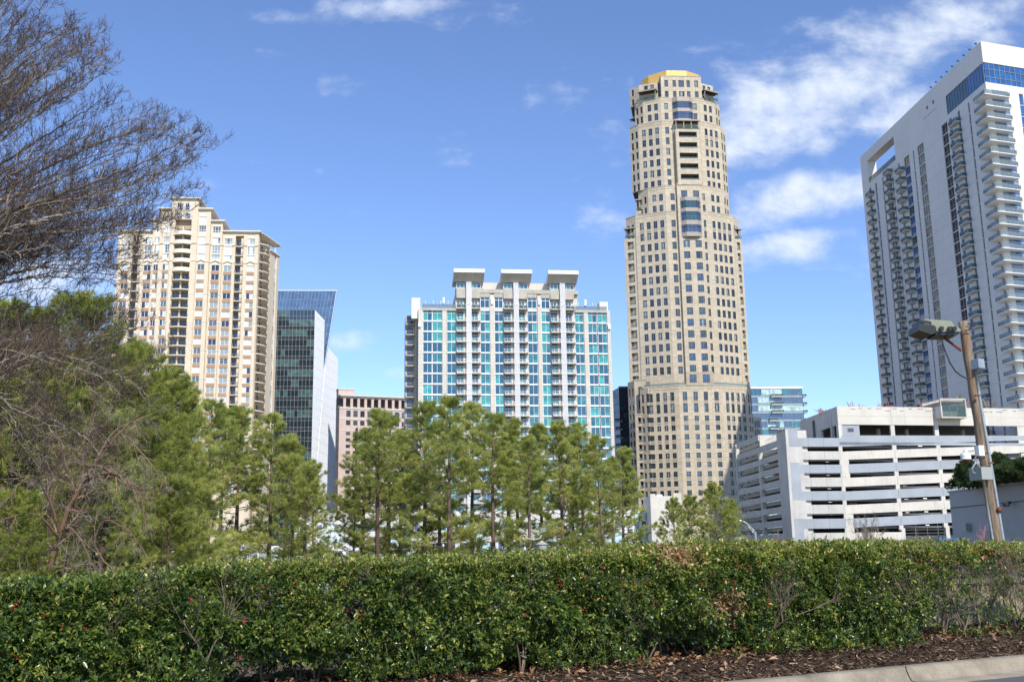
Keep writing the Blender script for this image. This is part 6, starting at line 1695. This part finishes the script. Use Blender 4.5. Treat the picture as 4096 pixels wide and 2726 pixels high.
def bare_tree_left():
    R = random.Random(4); limbs = []
    tx = lambda z: -7.9+.05*z
    def L(y0, pts, Y0=12.6, Y1=11.6, r_=.03):
        """limb from the trunk out of frame, through traced points (pixels)"""
        n = len(pts); P = [Vector((-7.9, 13.0, y0))]
        for i, (px, py) in enumerate(pts): P.append(at(px, py, Y0+(Y1-Y0)*(i+1)/n))
        limbs.append((P, r_))
    L(4.6, [(-250, 500), (-60, 250), (90, 60), (200, -120)], 12.8, 12.2, .03)
    L(4.6, [(-200, 560), (0, 330), (200, 160), (330, 100)], 12.6, 11.4, .032)
    L(4.4, [(-200, 700), (0, 500), (240, 340), (400, 215), (430, 200)], 12.4, 13.4, .034)
    L(4.3, [(-150, 800), (60, 620), (300, 470), (470, 360)], 12.8, 12.0, .032)
    L(4.1, [(-150, 880), (100, 720), (360, 590), (560, 520), (720, 510)], 12.3, 12.9, .036)
    L(4.0, [(-100, 930), (180, 800), (480, 690), (680, 590), (800, 520)], 12.0, 11.4, .04)
    L(3.9, [(-100, 980), (200, 830), (450, 760), (640, 700), (740, 640)], 12.6, 12.4, .036)
    L(3.8, [(-100, 1010), (160, 880), (420, 830), (600, 800), (700, 750)], 11.8, 11.0, .034)
    L(3.6, [(-150, 1090), (100, 960), (350, 920), (560, 890), (680, 880)], 12.5, 12.9, .03)
    L(3.4, [(-150, 1180), (60, 1040), (280, 1010), (450, 1010), (560, 990)], 12.2, 11.6, .032)
    L(3.2, [(-150, 1230), (80, 1120), (300, 1110), (470, 1130), (540, 1180)], 12.5, 12.2, .026)
    L(3.0, [(-150, 1330), (60, 1230), (260, 1240), (400, 1270), (500, 1260)], 12.0, 12.6, .026)
    L(2.9, [(-150, 1430), (60, 1360), (240, 1370), (420, 1330), (500, 1260)], 12.4, 11.6, .028)
    L(2.7, [(-150, 1560), (80, 1420), (260, 1450), (420, 1520), (500, 1600)], 11.8, 11.2, .024)
    L(2.4, [(-150, 1500), (40, 1540), (180, 1660), (330, 1740), (420, 1850)], 12.4, 11.8, .026)
    L(2.2, [(-150, 1560), (20, 1640), (110, 1780), (250, 1860)], 11.6, 12.0, .022)
    L(4.6, [(-250, 380), (-40, 140), (60, -40)], 12.8, 12.8, .026)
    L(4.2, [(-200, 640), (-60, 440), (100, 280), (260, 150)], 13.4, 13.8, .026)
    limbs[:] = [(P_[:-1]+[P_[-2].lerp(P_[-1], .72)], r_) for P_, r_ in limbs]
    for P_, r_ in list(limbs):
        for q_ in range(4):
            J = Vector((R.gauss(0, .12), R.gauss(0, .4), R.gauss(0, .17))); limbs.append(([v+J*min(1, i*.6) for i, v in enumerate(P_)], r_*.6))
    limbs.append(([(-7.95, 13.0, -.3), (-7.9, 13.0, 1.6), (-7.8, 13., 3.4), (-7.75, 13., 4.8), (-7.5, 12.8, 6.6), (-7.3, 12.7, 8.6)], .20))
    bare('bare_tree', 'leafless tree with fine purplish twigs reaching in from the left edge', 'tree', limbs, 'twig_grey', 'twig_purple', 12, 3, up=.45, L1=.62, step=.055, spread=.85, tr=.0026)
bare_tree_left()
def tangle():
    limbs = []
    def L(pts, Y0, Y1, r_):
        n = len(pts)-1; limbs.append(([at(px, py, Y0+(Y1-Y0)*i/n) for i, (px, py) in enumerate(pts)], r_))
    L([(180, 2330), (250, 2100), (330, 1930), (430, 1790), (560, 1650)], 24, 23, .085)
    L([(330, 1930), (400, 1895), (480, 1905), (560, 1980), (580, 2100)], 23.5, 22, .045)
    L([(345, 1860), (420, 1870), (520, 1950), (640, 1960)], 23.5, 22.5, .035)
    L([(420, 1800), (470, 1740), (520, 1760), (600, 1850), (660, 1930)], 23.5, 22.5, .03)
    L([(380, 1850), (450, 1730), (530, 1690), (640, 1640)], 23.5, 24.5, .03)
    L([(240, 2120), (180, 1960), (120, 1900), (20, 2000)], 23.5, 22.5, .035)
    L([(230, 2140), (150, 2060), (60, 2060), (-30, 2090)], 23.5, 22, .035)
    L([(220, 2200), (270, 2110), (330, 2170), (380, 2290)], 23.5, 22.0, .03)
    L([(300, 1980), (240, 1780), (200, 1650), (120, 1560)], 24, 24, .035)
    L([(330, 1930), (340, 1760), (380, 1600), (360, 1480)], 24, 24.5, .04)
    L([(150, 2320), (140, 2150), (60, 2180), (-20, 2260)], 23.5, 22, .03)
    L([(460, 2290), (380, 2180), (420, 2080), (520, 2130), (600, 2240)], 23, 22, .022)
    bare('dead_tree', 'leaning dead tree with orange bark and drooping pale grey twigs at the left', 'tree', limbs, 'bark_red', 'twig_grey', 31, 3, up=-.35, L1=1.05, step=.15, spread=.75, tr=.0045)
tangle()
def small_bare(px, py_base, py_top, Y, wpx, label, mat, seed, name='bare_shrub', group=None, n=9, z0=None, cat='shrub', tr=.012, lv=3):
    R = random.Random(seed); b = at(px, py_base, Y); t = at(px, py_top, Y); H = t.z-b.z; wd = wpx*Y/4200/2; limbs = []
    b = Vector((b.x, b.y, b.z if z0 is None else z0)); H = t.z-b.z
    for i in range(n):
        a = R.uniform(0, 6.28); s = R.uniform(.3, 1); e = b+Vector((cos(a)*wd*s, sin(a)*wd*s, H*R.uniform(.7, .98)*(1.06-.35*s)))
        m = b.lerp(e, .45)+Vector((0, 0, H*.10)); limbs.append(([b+Vector((cos(a), sin(a), 0))*.05, m, e], tr*2.6))
    return bare(name, label, cat, limbs, mat, mat, seed, lv, up=.5, L1=H*.38, step=H/7, spread=.7, group=group, tr=tr)
small_bare(3478, 2170, 2050, 90, 115, 'leafless brown shrub in front of the garage white wall', 'twig_grey', 3, n=16, z0=.5, tr=.012)
small_bare(3235, 2175, 2105, 95, 70, 'thin leafless sapling before the garage stair tower', 'twig_grey', 8, n=5, z0=.5, tr=.009, lv=2)
small_bare(3105, 2175, 2105, 92, 60, 'thin leafless sapling before the garage shaded side', 'twig_grey', 9, n=5, z0=.5, tr=.009, lv=2)
small_bare(3000, 2175, 2115, 94, 50, 'thin leafless sapling behind the white street lamp', 'twig_grey', 10, n=4, z0=.5, tr=.009, lv=2)
small_bare(3935, 2170, 2105, 60, 40, 'small reddish leafless sapling at the foot of the grey wall', 'bud_pink', 10, n=5, z0=.8, tr=.008, lv=2)
small_bare(230, 2270, 1330, 27, 620, 'brown leafless tangle of twigs among the near pines', 'twig_purple', 14, 'bare_tree', None, 13, .0, 'tree', .007, 3)
G5 = 'bare budding trees on the garage roof'
for px, ty, sd_, mt, lab, wp in ((3283, 1630, 1, 'bud_pink', 'leftmost pink budding tree on the garage roof', 60), (3417, 1598, 2, 'bud_pink', 'pink budding tree on the garage roof against the sky', 70), (3538, 1600, 3, 'bud_pink', 'pink budding tree left below the white tower', 75), (3693, 1600, 4, 'bud_pink', 'pink budding tree beside the roof viewing box', 65), (3858, 1590, 5, 'bud_pink', 'pink budding tree just left of the wooden pole', 60), (3838, 1572, 6, 'twig_grey', 'taller grey bare tree behind the pink tree near the pole', 70), (3955, 1590, 7, 'twig_grey', 'grey bare tree right of the wooden pole on the roof', 80)):
    small_bare(px, 1650, ty, 244 if px > 3300 else 236, wp, lab, mt, sd_, 'roof_tree', G5, 9, 33.0, 'tree', .05, 2)

def juniper(px, py_top, Y, wd, label, seed, shape=1.):
    r = np.random.default_rng(seed); t = at(px, py_top, Y); z0 = 7.8; H = t.z-z0; T = thing('evergreen_shrub', label, 'shrub', 'evergreens on the grey building roof', (t.x, Y, z0))
    n = 3600; h = r.random(n)**.8; a = r.uniform(0, 2*PI, n); lob = 1+.25*np.sin(a*3+seed)+.2*np.sin(a*5+h*9+seed)
    rad_ = wd*(1-h**shape)**.6*lob*np.sqrt(r.uniform(.35, 1, n))+.05
    P = np.stack([rad_*np.cos(a), rad_*np.sin(a), h*H*(1+.05*r.normal(0, 1, n))], -1)
    ax = unit(np.stack([np.cos(a)*.5, np.sin(a)*.5, np.ones(n)], -1)+.4*r.normal(0, 1, (n, 3)))
    V, Q, at_ = needles(P, ax, 7, .26, .05, np.clip(.45+.22*r.normal(0, 1, n), 0, 1), (.1, .8), seed)
    npmesh('foliage', V, Q, 'juniper', T, attr=at_)
    S = Segs(); S.poly([Vector((0, 0, -.1)), Vector((0, 0, H*.5)), Vector((0, 0, H*.9))], [.12, .08, .03]); S.mesh('trunk', 'bark_pine', T, 5)
juniper(3866, 1845, 103, 1.7, 'dark evergreen behind the fence left of the pole', 1); juniper(3915, 1880, 100, 1.3, 'smaller dark evergreen partly behind the wooden pole', 2)
juniper(3988, 1822, 96, 1.7, 'tallest pointed evergreen right of the wooden pole', 3); juniper(4034, 1848, 94, 1.2, 'pointed evergreen between the tallest one and the rounded one', 4); juniper(4085, 1842, 90, 2.0, 'rounded olive green bush at the right edge of the roof', 5, 2.2)

# shrubs added as dark backing for the shaded interior of the near pines
def ivy(px, py, Y, w, h, label, seed):
    r = np.random.default_rng(seed); c = at(px, py, Y); g = float(ground_h(np.array(c.x), np.array(Y)))
    T = thing('evergreen_shrub', label, 'shrub', 'shrubs added for darkness below the near pines', (c.x, Y, g))
    n = 5200; v = unit(r.normal(0, 1, (n, 3))); v[:, 2] = np.abs(v[:, 2]); rr = r.uniform(.55, 1, n)**.5*(1+.18*np.sin(v[:, 0]*7+seed)+.15*np.sin(v[:, 2]*9))
    P = v*rr[:, None]*np.array([[w, w*.6, h]])
    V, Q, a = leaves(P, unit(v+r.normal(0, .8, (n, 3))), unit(v+.4*r.normal(0, 1, (n, 3))), r.uniform(.07, .13, n), .3, np.clip(.2+.2*r.normal(0, 1, n), 0, .9))
    npmesh('foliage', V, Q, 'holly_leaf', T, attr=a)
    S = Segs()
    for k in range(7): a_ = k*.9; S.poly([Vector((0, 0, 0)), Vector((cos(a_)*w*.4, sin(a_)*w*.25, h*.5)), Vector((cos(a_)*w*.7, sin(a_)*w*.4, h*.8))], [.05, .03, .01])
    S.mesh('stems', 'bark_pine', T, 4)
ivy(430, 2250, 33, 2.2, 3.4, 'dark ivy backing added behind the leaning dead tree', 1); ivy(200, 2250, 34, 2.4, 3.2, 'dark backing shrub added behind the reddish pine trunk', 2); ivy(-20, 2250, 35, 2.4, 3.4, 'dark backing shrub added at the far left edge', 3); ivy(640, 2260, 46, 2.4, 2.0, 'low backing shrub added right of the near pines', 4)

# ================================================================ POLE, LAMPS, SMALL THINGS
def wood_mats():
    m, t, p = new_mat('pole_wood'); tc = t.new('ShaderNodeTexCoord'); mp = t.new('ShaderNodeMapping'); mp.inputs['Scale'].default_value = (9, 9, .7); t.link(tc.outputs['Object'], mp.inputs[0])
    n = t.noise(mp.outputs[0], 2.2, 8, .7, .4); n2 = t.noise(tc.outputs['Object'], 1.3, 4, .6)
    c = t.ramp(n, [(.3, (.055, .040, .028)), (.5, (.23, .17, .115)), (.72, (.40, .31, .22))]); c = t.mix(t.maprange(n2, .5, .7, 0, .55), c, (.30, .155, .07))
    t.link(c, p.inputs['Base Color']); p.inputs['Roughness'].default_value = .9
    b = t.new('ShaderNodeBump'); b.inputs['Strength'].default_value = .8; b.inputs['Distance'].default_value = .02; t.link(n, b.inputs['Height']); t.link(b.outputs[0], p.inputs['Normal'])
    plain('lamp_olive', (.25, .27, .19), .45, var=.12, scale=3, spec=.4); plain('lamp_black', (.022, .026, .024), .35, var=.2)
    plain('rust_brown', (.16, .05, .03), .7, var=.3, scale=6); plain('galvanised', (.42, .44, .44), .4, metal=.6, var=.2, scale=9)
    plain('box_grey', (.36, .38, .35), .5, var=.08); plain('camera_white', (.78, .78, .76), .4, var=.03); plain('dome_amber', (.10, .03, .012), .15, var=.1)
    plain('bin_blue', (.04, .16, .52), .5); plain('sign_green', (.01, .26, .14), .5, var=.05); plain('car_glass', (.02, .025, .03), .1); plain('tyre', (.02, .02, .02), .8)
    plain('car_white', (.75, .75, .74), .3, var=.02); plain('car_tan', (.30, .31, .26), .3, var=.03, metal=.3); plain('car_red', (.35, .03, .03), .3, var=.03); plain('car_grey', (.16, .17, .18), .3, var=.03, metal=.3); plain('plate_pink', (.75, .6, .55), .6)
wood_mats()
def pole():
    Y = 27.; K_ = 27/17.; T = thing('utility_pole', 'leaning weathered wooden pole carrying a flood lamp and conduits', 'pole')
    A = lambda x, y, d=0.: at(x, y, Y+d*K_)
    m = MB(); n = 24; t = A(3852, 1285); b = A(3990, 2165); b = b+(b-t)*.35; pts = [b.lerp(t, i/n)+Vector((.012*sin(i*1.7), .01*cos(i*1.3), 0)) for i in range(n+1)]
    m.tube(pts, [.155-.033*(i/n) for i in range(n+1)], 'pole_wood', 18); m.build('pole', T, True)
    # lamp head: domed olive housing over a black tray and lens
    def hexa(mb, pr, y0, y1, mat, sh=0.):
        a = [Vector((x, y0, z)) for x, z in pr]; c = [Vector((x, y1, z-sh)) for x, z in pr]; k = len(pr)
        for i in range(k): mb.face([tuple(a[i]), tuple(a[(i+1) % k]), tuple(c[(i+1) % k]), tuple(c[i])], mat)
        mb.face([tuple(v) for v in a], mat); mb.face([tuple(v) for v in reversed(c)], mat)
    def pr(l): return [(A(x, y).x, A(x, y).z) for x, y in l]
    h = MB(); hexa(h, pr([(3700, 1292), (3778, 1298), (3786, 1312), (3800, 1322), (3815, 1330), (3814, 1340), (3720, 1340), (3717, 1322), (3698, 1314), (3672, 1310), (3664, 1296), (3670, 1291)]), Y-.28*K_, Y+.15*K_, 'lamp_olive'); o = h.build('lamp_housing', T)
    bv = o.modifiers.new('bevel', 'BEVEL'); bv.width = .03; bv.segments = 2
    h = MB(); hexa(h, pr([(3659, 1293), (3698, 1300), (3700, 1312), (3660, 1305)]), Y-.285*K_, Y+.14*K_, 'lamp_black'); hexa(h, pr([(3652, 1308), (3708, 1316), (3717, 1326), (3714, 1346), (3700, 1352), (3648, 1336), (3646, 1326)]), Y-.3*K_, Y+.16*K_, 'lamp_black'); o = h.build('lens', T)
    bv = o.modifiers.new('bevel', 'BEVEL'); bv.width = .03; bv.segments = 2
    h = MB(); hexa(h, pr([(3718, 1341), (3812, 1341), (3813, 1348), (3800, 1353), (3718, 1352)]), Y-.26*K_, Y+.12*K_, 'lamp_black')
    for x in (3735, 3768, 3786):
        p = A(x, 1330); h.box(Fr(p.x, Y-.31*K_, 90), -.04, .05, -.02, .05, p.z-.05, p.z+.05, 'lamp_black')
    h.build('lamp_tray', T)
    for a_, b_ in (((3800, 1338), (3838, 1322)), ((3776, 1350), (3846, 1402))):
        h = MB(); h.tube([A(*a_, -.1), A(*b_, -.1)], .035, 'rust_brown', 6); h.build('bracket_arm', T)
    h = MB(); cb = [(3757, 1322), (3765, 1350), (3780, 1402), (3800, 1450), (3820, 1482), (3842, 1500), (3864, 1512), (3888, 1508)]
    h.tube([A(x, y, -.2) for x, y in cb], .018, 'dark_steel', 6); h.build('cable', T)
    h = MB(); p = A(3899, 1463); f = Fr(p.x, Y-.25, 68); h.box(f, -.09, .12, -.22, .08, p.z-.12, p.z+.14, 'galvanised')
    o = h.build('junction_box', T); bv = o.modifiers.new('bevel', 'BEVEL'); bv.width = .008
    h = MB(); p = A(3927, 1896); f = Fr(p.x-.04, Y-.26, 68); h.box(f, -.20, .16, -.32, .10, p.z-.16, p.z+.16, 'box_grey')
    o = h.build('junction_box', T); bv = o.modifiers.new('bevel', 'BEVEL'); bv.width = .008
    h = MB(); h.tube([A(3903, 1483, -.08), A(3917, 1580, -.08), A(3981, 1960, -.08), A(4016, 2175, -.08), A(4036, 2330, -.08)], .040, 'galvanised', 8); h.build('conduit', T, True)
    h = MB(); h.tube([A(3934, 1918, -.24), A(3954, 2050, -.24), A(3974, 2175, -.24), A(3994, 2330, -.24)], .030, 'galvanised', 8); h.build('conduit', T, True)
    for x, y in ((3909, 1581), (3963, 1850), (3953, 2063)):
        h = MB(); p = A(x, y, -.15); h.box(Fr(p.x, p.y, 90), -.06, .06, 0, .05, p.z-.02, p.z+.02, 'rust_brown'); h.build('pipe_clamp', T)
    for x, y in ((3884, 1294), (3872, 1320), (3934, 1815)):
        h = MB(); p = A(x, y, -.1); h.tube([p+Vector((-.1, 0, -.02)), p+Vector((.08, -.08, .02))], .015, 'dark_steel', 6); h.build('bolt', T)
    h = MB(); h.rev([(0, -.08), (.055, -.055), (.08, 0), (.055, .055), (0, .08)], 'rust_brown', A(3997, 2038, -.1), 12); h.build('knob', T, True)
    C = thing('security_camera', 'white dome security camera on an arm bolted to the wooden pole', 'camera')
    h = MB(); p = A(3900, 1806, -.1); h.box(Fr(p.x, Y-.28*K_, 75), -.08, .08, -.10, .07, p.z-.13, p.z+.13, 'camera_white'); h.build('mount_box', C)
    h = MB(); h.tube([A(3892, 1797, -.26), A(3868, 1797, -.3), A(3861, 1804, -.3), A(3861, 1812, -.3)], .045, 'camera_white', 8); h.build('arm', C, True)
    q = A(3863, 1825, -.3); h = MB(); h.rev([(0.000, 0.103), (0.079, 0.095), (0.119, 0.071), (0.127, 0.000), (0.119, -0.048), (0.130, -0.056), (0.124, -0.079), (0.087, -0.083)], 'camera_white', q, 20); h.build('housing', C, True)
    h = MB(); h.rev([(0.089, -0.079), (0.086, -0.119), (0.064, -0.159), (0.032, -0.179), (0.000, -0.184)], 'dome_amber', q, 20); h.build('dome', C, True)
    h = MB(); h.tube([A(3902, 1825, -.28), A(3902, 1850, -.3), A(3888, 1872, -.3), A(3890, 1888, -.28), A(3903, 1893, -.28)], .026, 'galvanised', 8); h.build('flexible_conduit', C, True)
pole()
def parking_light():
    Y = 45.; T = thing('parking_light', 'three headed parking lot light on a dark post among the pines', 'lamp'); A = lambda x, y: at(x, y, Y)
    h = MB(); b = A(2133, 2260); h.tube([Vector((b.x, Y, -1.2)), A(2133, 2160)], .07, 'dark_steel', 10); h.build('post', T, True)
    h = MB(); h.tube([A(2098, 2140), A(2104, 2152), A(2133, 2157), A(2160, 2152), A(2166, 2138)], .035, 'box_grey', 8); h.tube([A(2133, 2160), A(2133, 2140)], .04, 'box_grey', 8); h.build('yoke', T, True)
    for x, y, tilt in ((2085, 2125, .5), (2138, 2125, 0), (2172, 2122, -.5)):
        h = MB(); p = A(x, y); h.rev([(0, .10), (.15, .09), (.20, 0), (.16, -.07), (0, -.08)], 'lamp_olive', (0, 0, 0), 4)
        o = h.build('lamp_head', T); o.location = p; o.rotation_euler = (.2, tilt, .78)
    T = thing('lamp_post', 'short lantern post right of the three headed parking light', 'lamp'); p = at(2168, 2205, 50)
    h = MB(); h.tube([Vector((p.x, 50, -1)), p], .05, 'dark_steel', 8); h.build('post', T); h = MB(); h.rev([(.06, 0), (.22, .1), (.25, .3), (.3, .33), (.05, .5), (0, .52)], 'box_grey', p, 12); h.build('lantern', T)
    T = thing('street_lamp', 'white curved arm street lamp beside the parking garage', 'lamp'); A = lambda x, y: at(x, y, 90)
    h = MB(); b = A(3021, 2125); h.tube([Vector((b.x, 90, .2)), b], .09, 'galvanised', 10); h.build('post', T, True)
    h = MB(); h.tube([A(3021, 2128), A(3008, 2112), A(2990, 2094), A(2975, 2085), A(2962, 2083)], .055, 'galvanised', 8); h.tube([A(3019, 2135), A(3004, 2118), A(2988, 2096)], .04, 'galvanised', 8); h.build('arm', T, True)
    h = MB(); h.rev([(0, .12), (.22, .08), (.25, 0), (0, -.08)], 'galvanised', A(2960, 2083), 10); h.build('lamp_head', T)
    T = thing('flood_light', 'olive box shaped floodlight just above the hedge by the garage corner', 'lamp'); p = at(2955, 2160, 48)
    h = MB(); h.tube([Vector((p.x, 48, 0)), p], .05, 'dark_steel', 8); h.build('post', T); h = MB(); h.rev([(0, .16), (.16, .14), (.34, -.06), (.30, -.1), (0, -.1)], 'lamp_olive', p, 4); h.build('lamp_head', T)
parking_light()
def car(px, py_top, Y, az, paint, label, name='parked_car', van=False, z0=None, group=None):
    p = at(px, py_top, Y); H = 1.95 if van else 1.45; z = p.z-H if z0 is None else z0
    T = thing(name, label, 'van' if van else 'car', group, (p.x, Y, z)); T.rotation_euler = (0, 0, -rad(az)); L, Wd = (4.9, 1.9) if van else (4.5, 1.8)
    def ext(pr, y0, y1, mat, ins=0.):
        b = MB(); k = len(pr); zmax = max(q[1] for q in pr); zmin = min(q[1] for q in pr)
        def Y_(q, y, sg): return y-sg*ins*(q[1]-zmin)/(zmax-zmin+1e-6)
        for i in range(k):
            a, c = pr[i], pr[(i+1) % k]; b.face([(a[0], Y_(a, y0, -1), a[1]), (c[0], Y_(c, y0, -1), c[1]), (c[0], Y_(c, y1, 1), c[1]), (a[0], Y_(a, y1, 1), a[1])], mat)
        b.face([(q[0], Y_(q, y0, -1), q[1]) for q in pr], mat); b.face([(q[0], Y_(q, y1, 1), q[1]) for q in reversed(pr)], mat); return b
    body = [(-L/2, .35), (L/2, .35), (L/2, .75), (L/2-.1, .9), (L*.25 if not van else L*.36, 1.02), (-L/2+.1, 1.0), (-L/2, .8)]
    roof = [(L*.22, 1.0), (L*.06, H), (-L*.30, H), (-L/2+.15, 1.0)] if not van else [(L*.36, 1.0), (L*.2, H-.05), (-L/2+.25, H), (-L/2+.08, 1.0)]
    o = ext(body, -Wd/2, Wd/2, paint).build('body', T); bv = o.modifiers.new('bevel', 'BEVEL'); bv.width = .07; bv.segments = 3
    o = ext(roof, -Wd/2+.04, Wd/2-.04, paint, .14).build('cabin', T); bv = o.modifiers.new('bevel', 'BEVEL'); bv.width = .06; bv.segments = 2
    g = MB(); r_ = roof
    for sg in (-1, 1):
        y0 = sg*(Wd/2-.075); y1 = sg*(Wd/2-.16); g.face([(r_[0][0]-.1, y0, 1.08), (r_[1][0]-.02, y1, H-.1), (r_[2][0]+.1, y1, H-.1), (r_[3][0]+.2, y0, 1.08)], 'car_glass')
    for a, b in ((r_[0], r_[1]), (r_[3], r_[2])):
        s_ = .02 if a[0] > 0 else -.02; g.face([(a[0]+s_, -Wd/2+.2, 1.08), (a[0]+s_, Wd/2-.2, 1.08), (b[0]+s_*1.5, Wd/2-.28, H-.1), (b[0]+s_*1.5, -Wd/2+.28, H-.1)], 'car_glass')
    g.build('side_windows', T)
    for x in (-L*.31, L*.32):
        for sg in (-1, 1):
            w = MB(); w.rev([(.0, -.1), (.22, -.1), (.32, -.09), (.33, .09), (.22, .1), (0, .1)], 'tyre', (x, sg*(Wd/2-.1), .33), 16, (0, 1, 0)); w.build('wheel', T)
    return T
car(3647, 2157, 60, 85, 'car_tan', 'olive grey car roof just above the hedge before the garage gate'); car(3118, 2162, 64, 80, 'car_red', 'red car roof just above the hedge at the garage corner')
def bin_():
    p = at(3757, 2151, 70); q = at(3823, 2150, 70); T = thing('dumpster', 'bright blue dumpster above the hedge at the foot of the grey wall', 'dumpster', None, (p.x, 70, 0)); L = q.x-p.x
    b = MB(); b.box(LOC, 0, L, -1.2, 0, .6, p.z-.12, 'bin_blue'); b.build('container', T); b = MB(); b.box(LOC, -.06, L*.48, -1.25, .08, p.z-.117, p.z, 'bin_blue'); b.box(LOC, L*.52, L+.06, -1.25, .08, p.z-.117, p.z-.02, 'bin_blue'); b.build('lid', T)
    b = MB()
    for k in range(5): b.box(LOC, L*(.08+.2*k), L*(.08+.2*k)+.06, .003, .06, .6, p.z-.13, 'bin_blue')
    b.build('rib', T)
    p = at(1285, 2236, 80); T = thing('road_sign', 'green road sign glimpsed above the hedge under the left pines', 'sign'); b = MB(); b.box(Fr(p.x, 80, 88), -.9, .9, -.05, 0, p.z-.9, p.z+.05, 'sign_green'); b.box(Fr(p.x, 80, 88), -.84, .84, .003, .008, p.z-.02, p.z, 'white_frame'); b.build('panel', T)
    b = MB(); b.tube([Vector((p.x-.6, 80.1, -2)), Vector((p.x-.6, 80.1, p.z))], .05, 'galvanised', 6); b.build('post', T); b = MB(); b.tube([Vector((p.x+.6, 80.1, -2)), Vector((p.x+.6, 80.1, p.z))], .05, 'galvanised', 6); b.build('post', T)
    p = at(3344, 2160, 90)
bin_()
def in_garage(x, k, fr, z, az, paint, label, van=False):
    q = fr.P(x, -4.2, 0); p = Vector((q[0], q[1], z)); T = car(0, 0, 10, az, paint, label, 'parked_car', van, 0, 'cars parked inside the garage'); T.location = p
in_garage(10.2, 3, GB, 17.05, 160, 'car_white', 'white van parked on the fifth garage deck facing out', True)
in_garage(15.8, 4, GB, 14.2, 170, 'bin_blue', 'blue car just visible on the garage deck below the white van')
in_garage(4.2, 5, GB, 11.45, 75, 'car_white', 'white car parked near the garage crease, second lit deck from the bottom')
in_garage(9.6, 6, GB, 8.55, 80, 'car_grey', 'dark car seen low on the garage deck above the bare shrub')
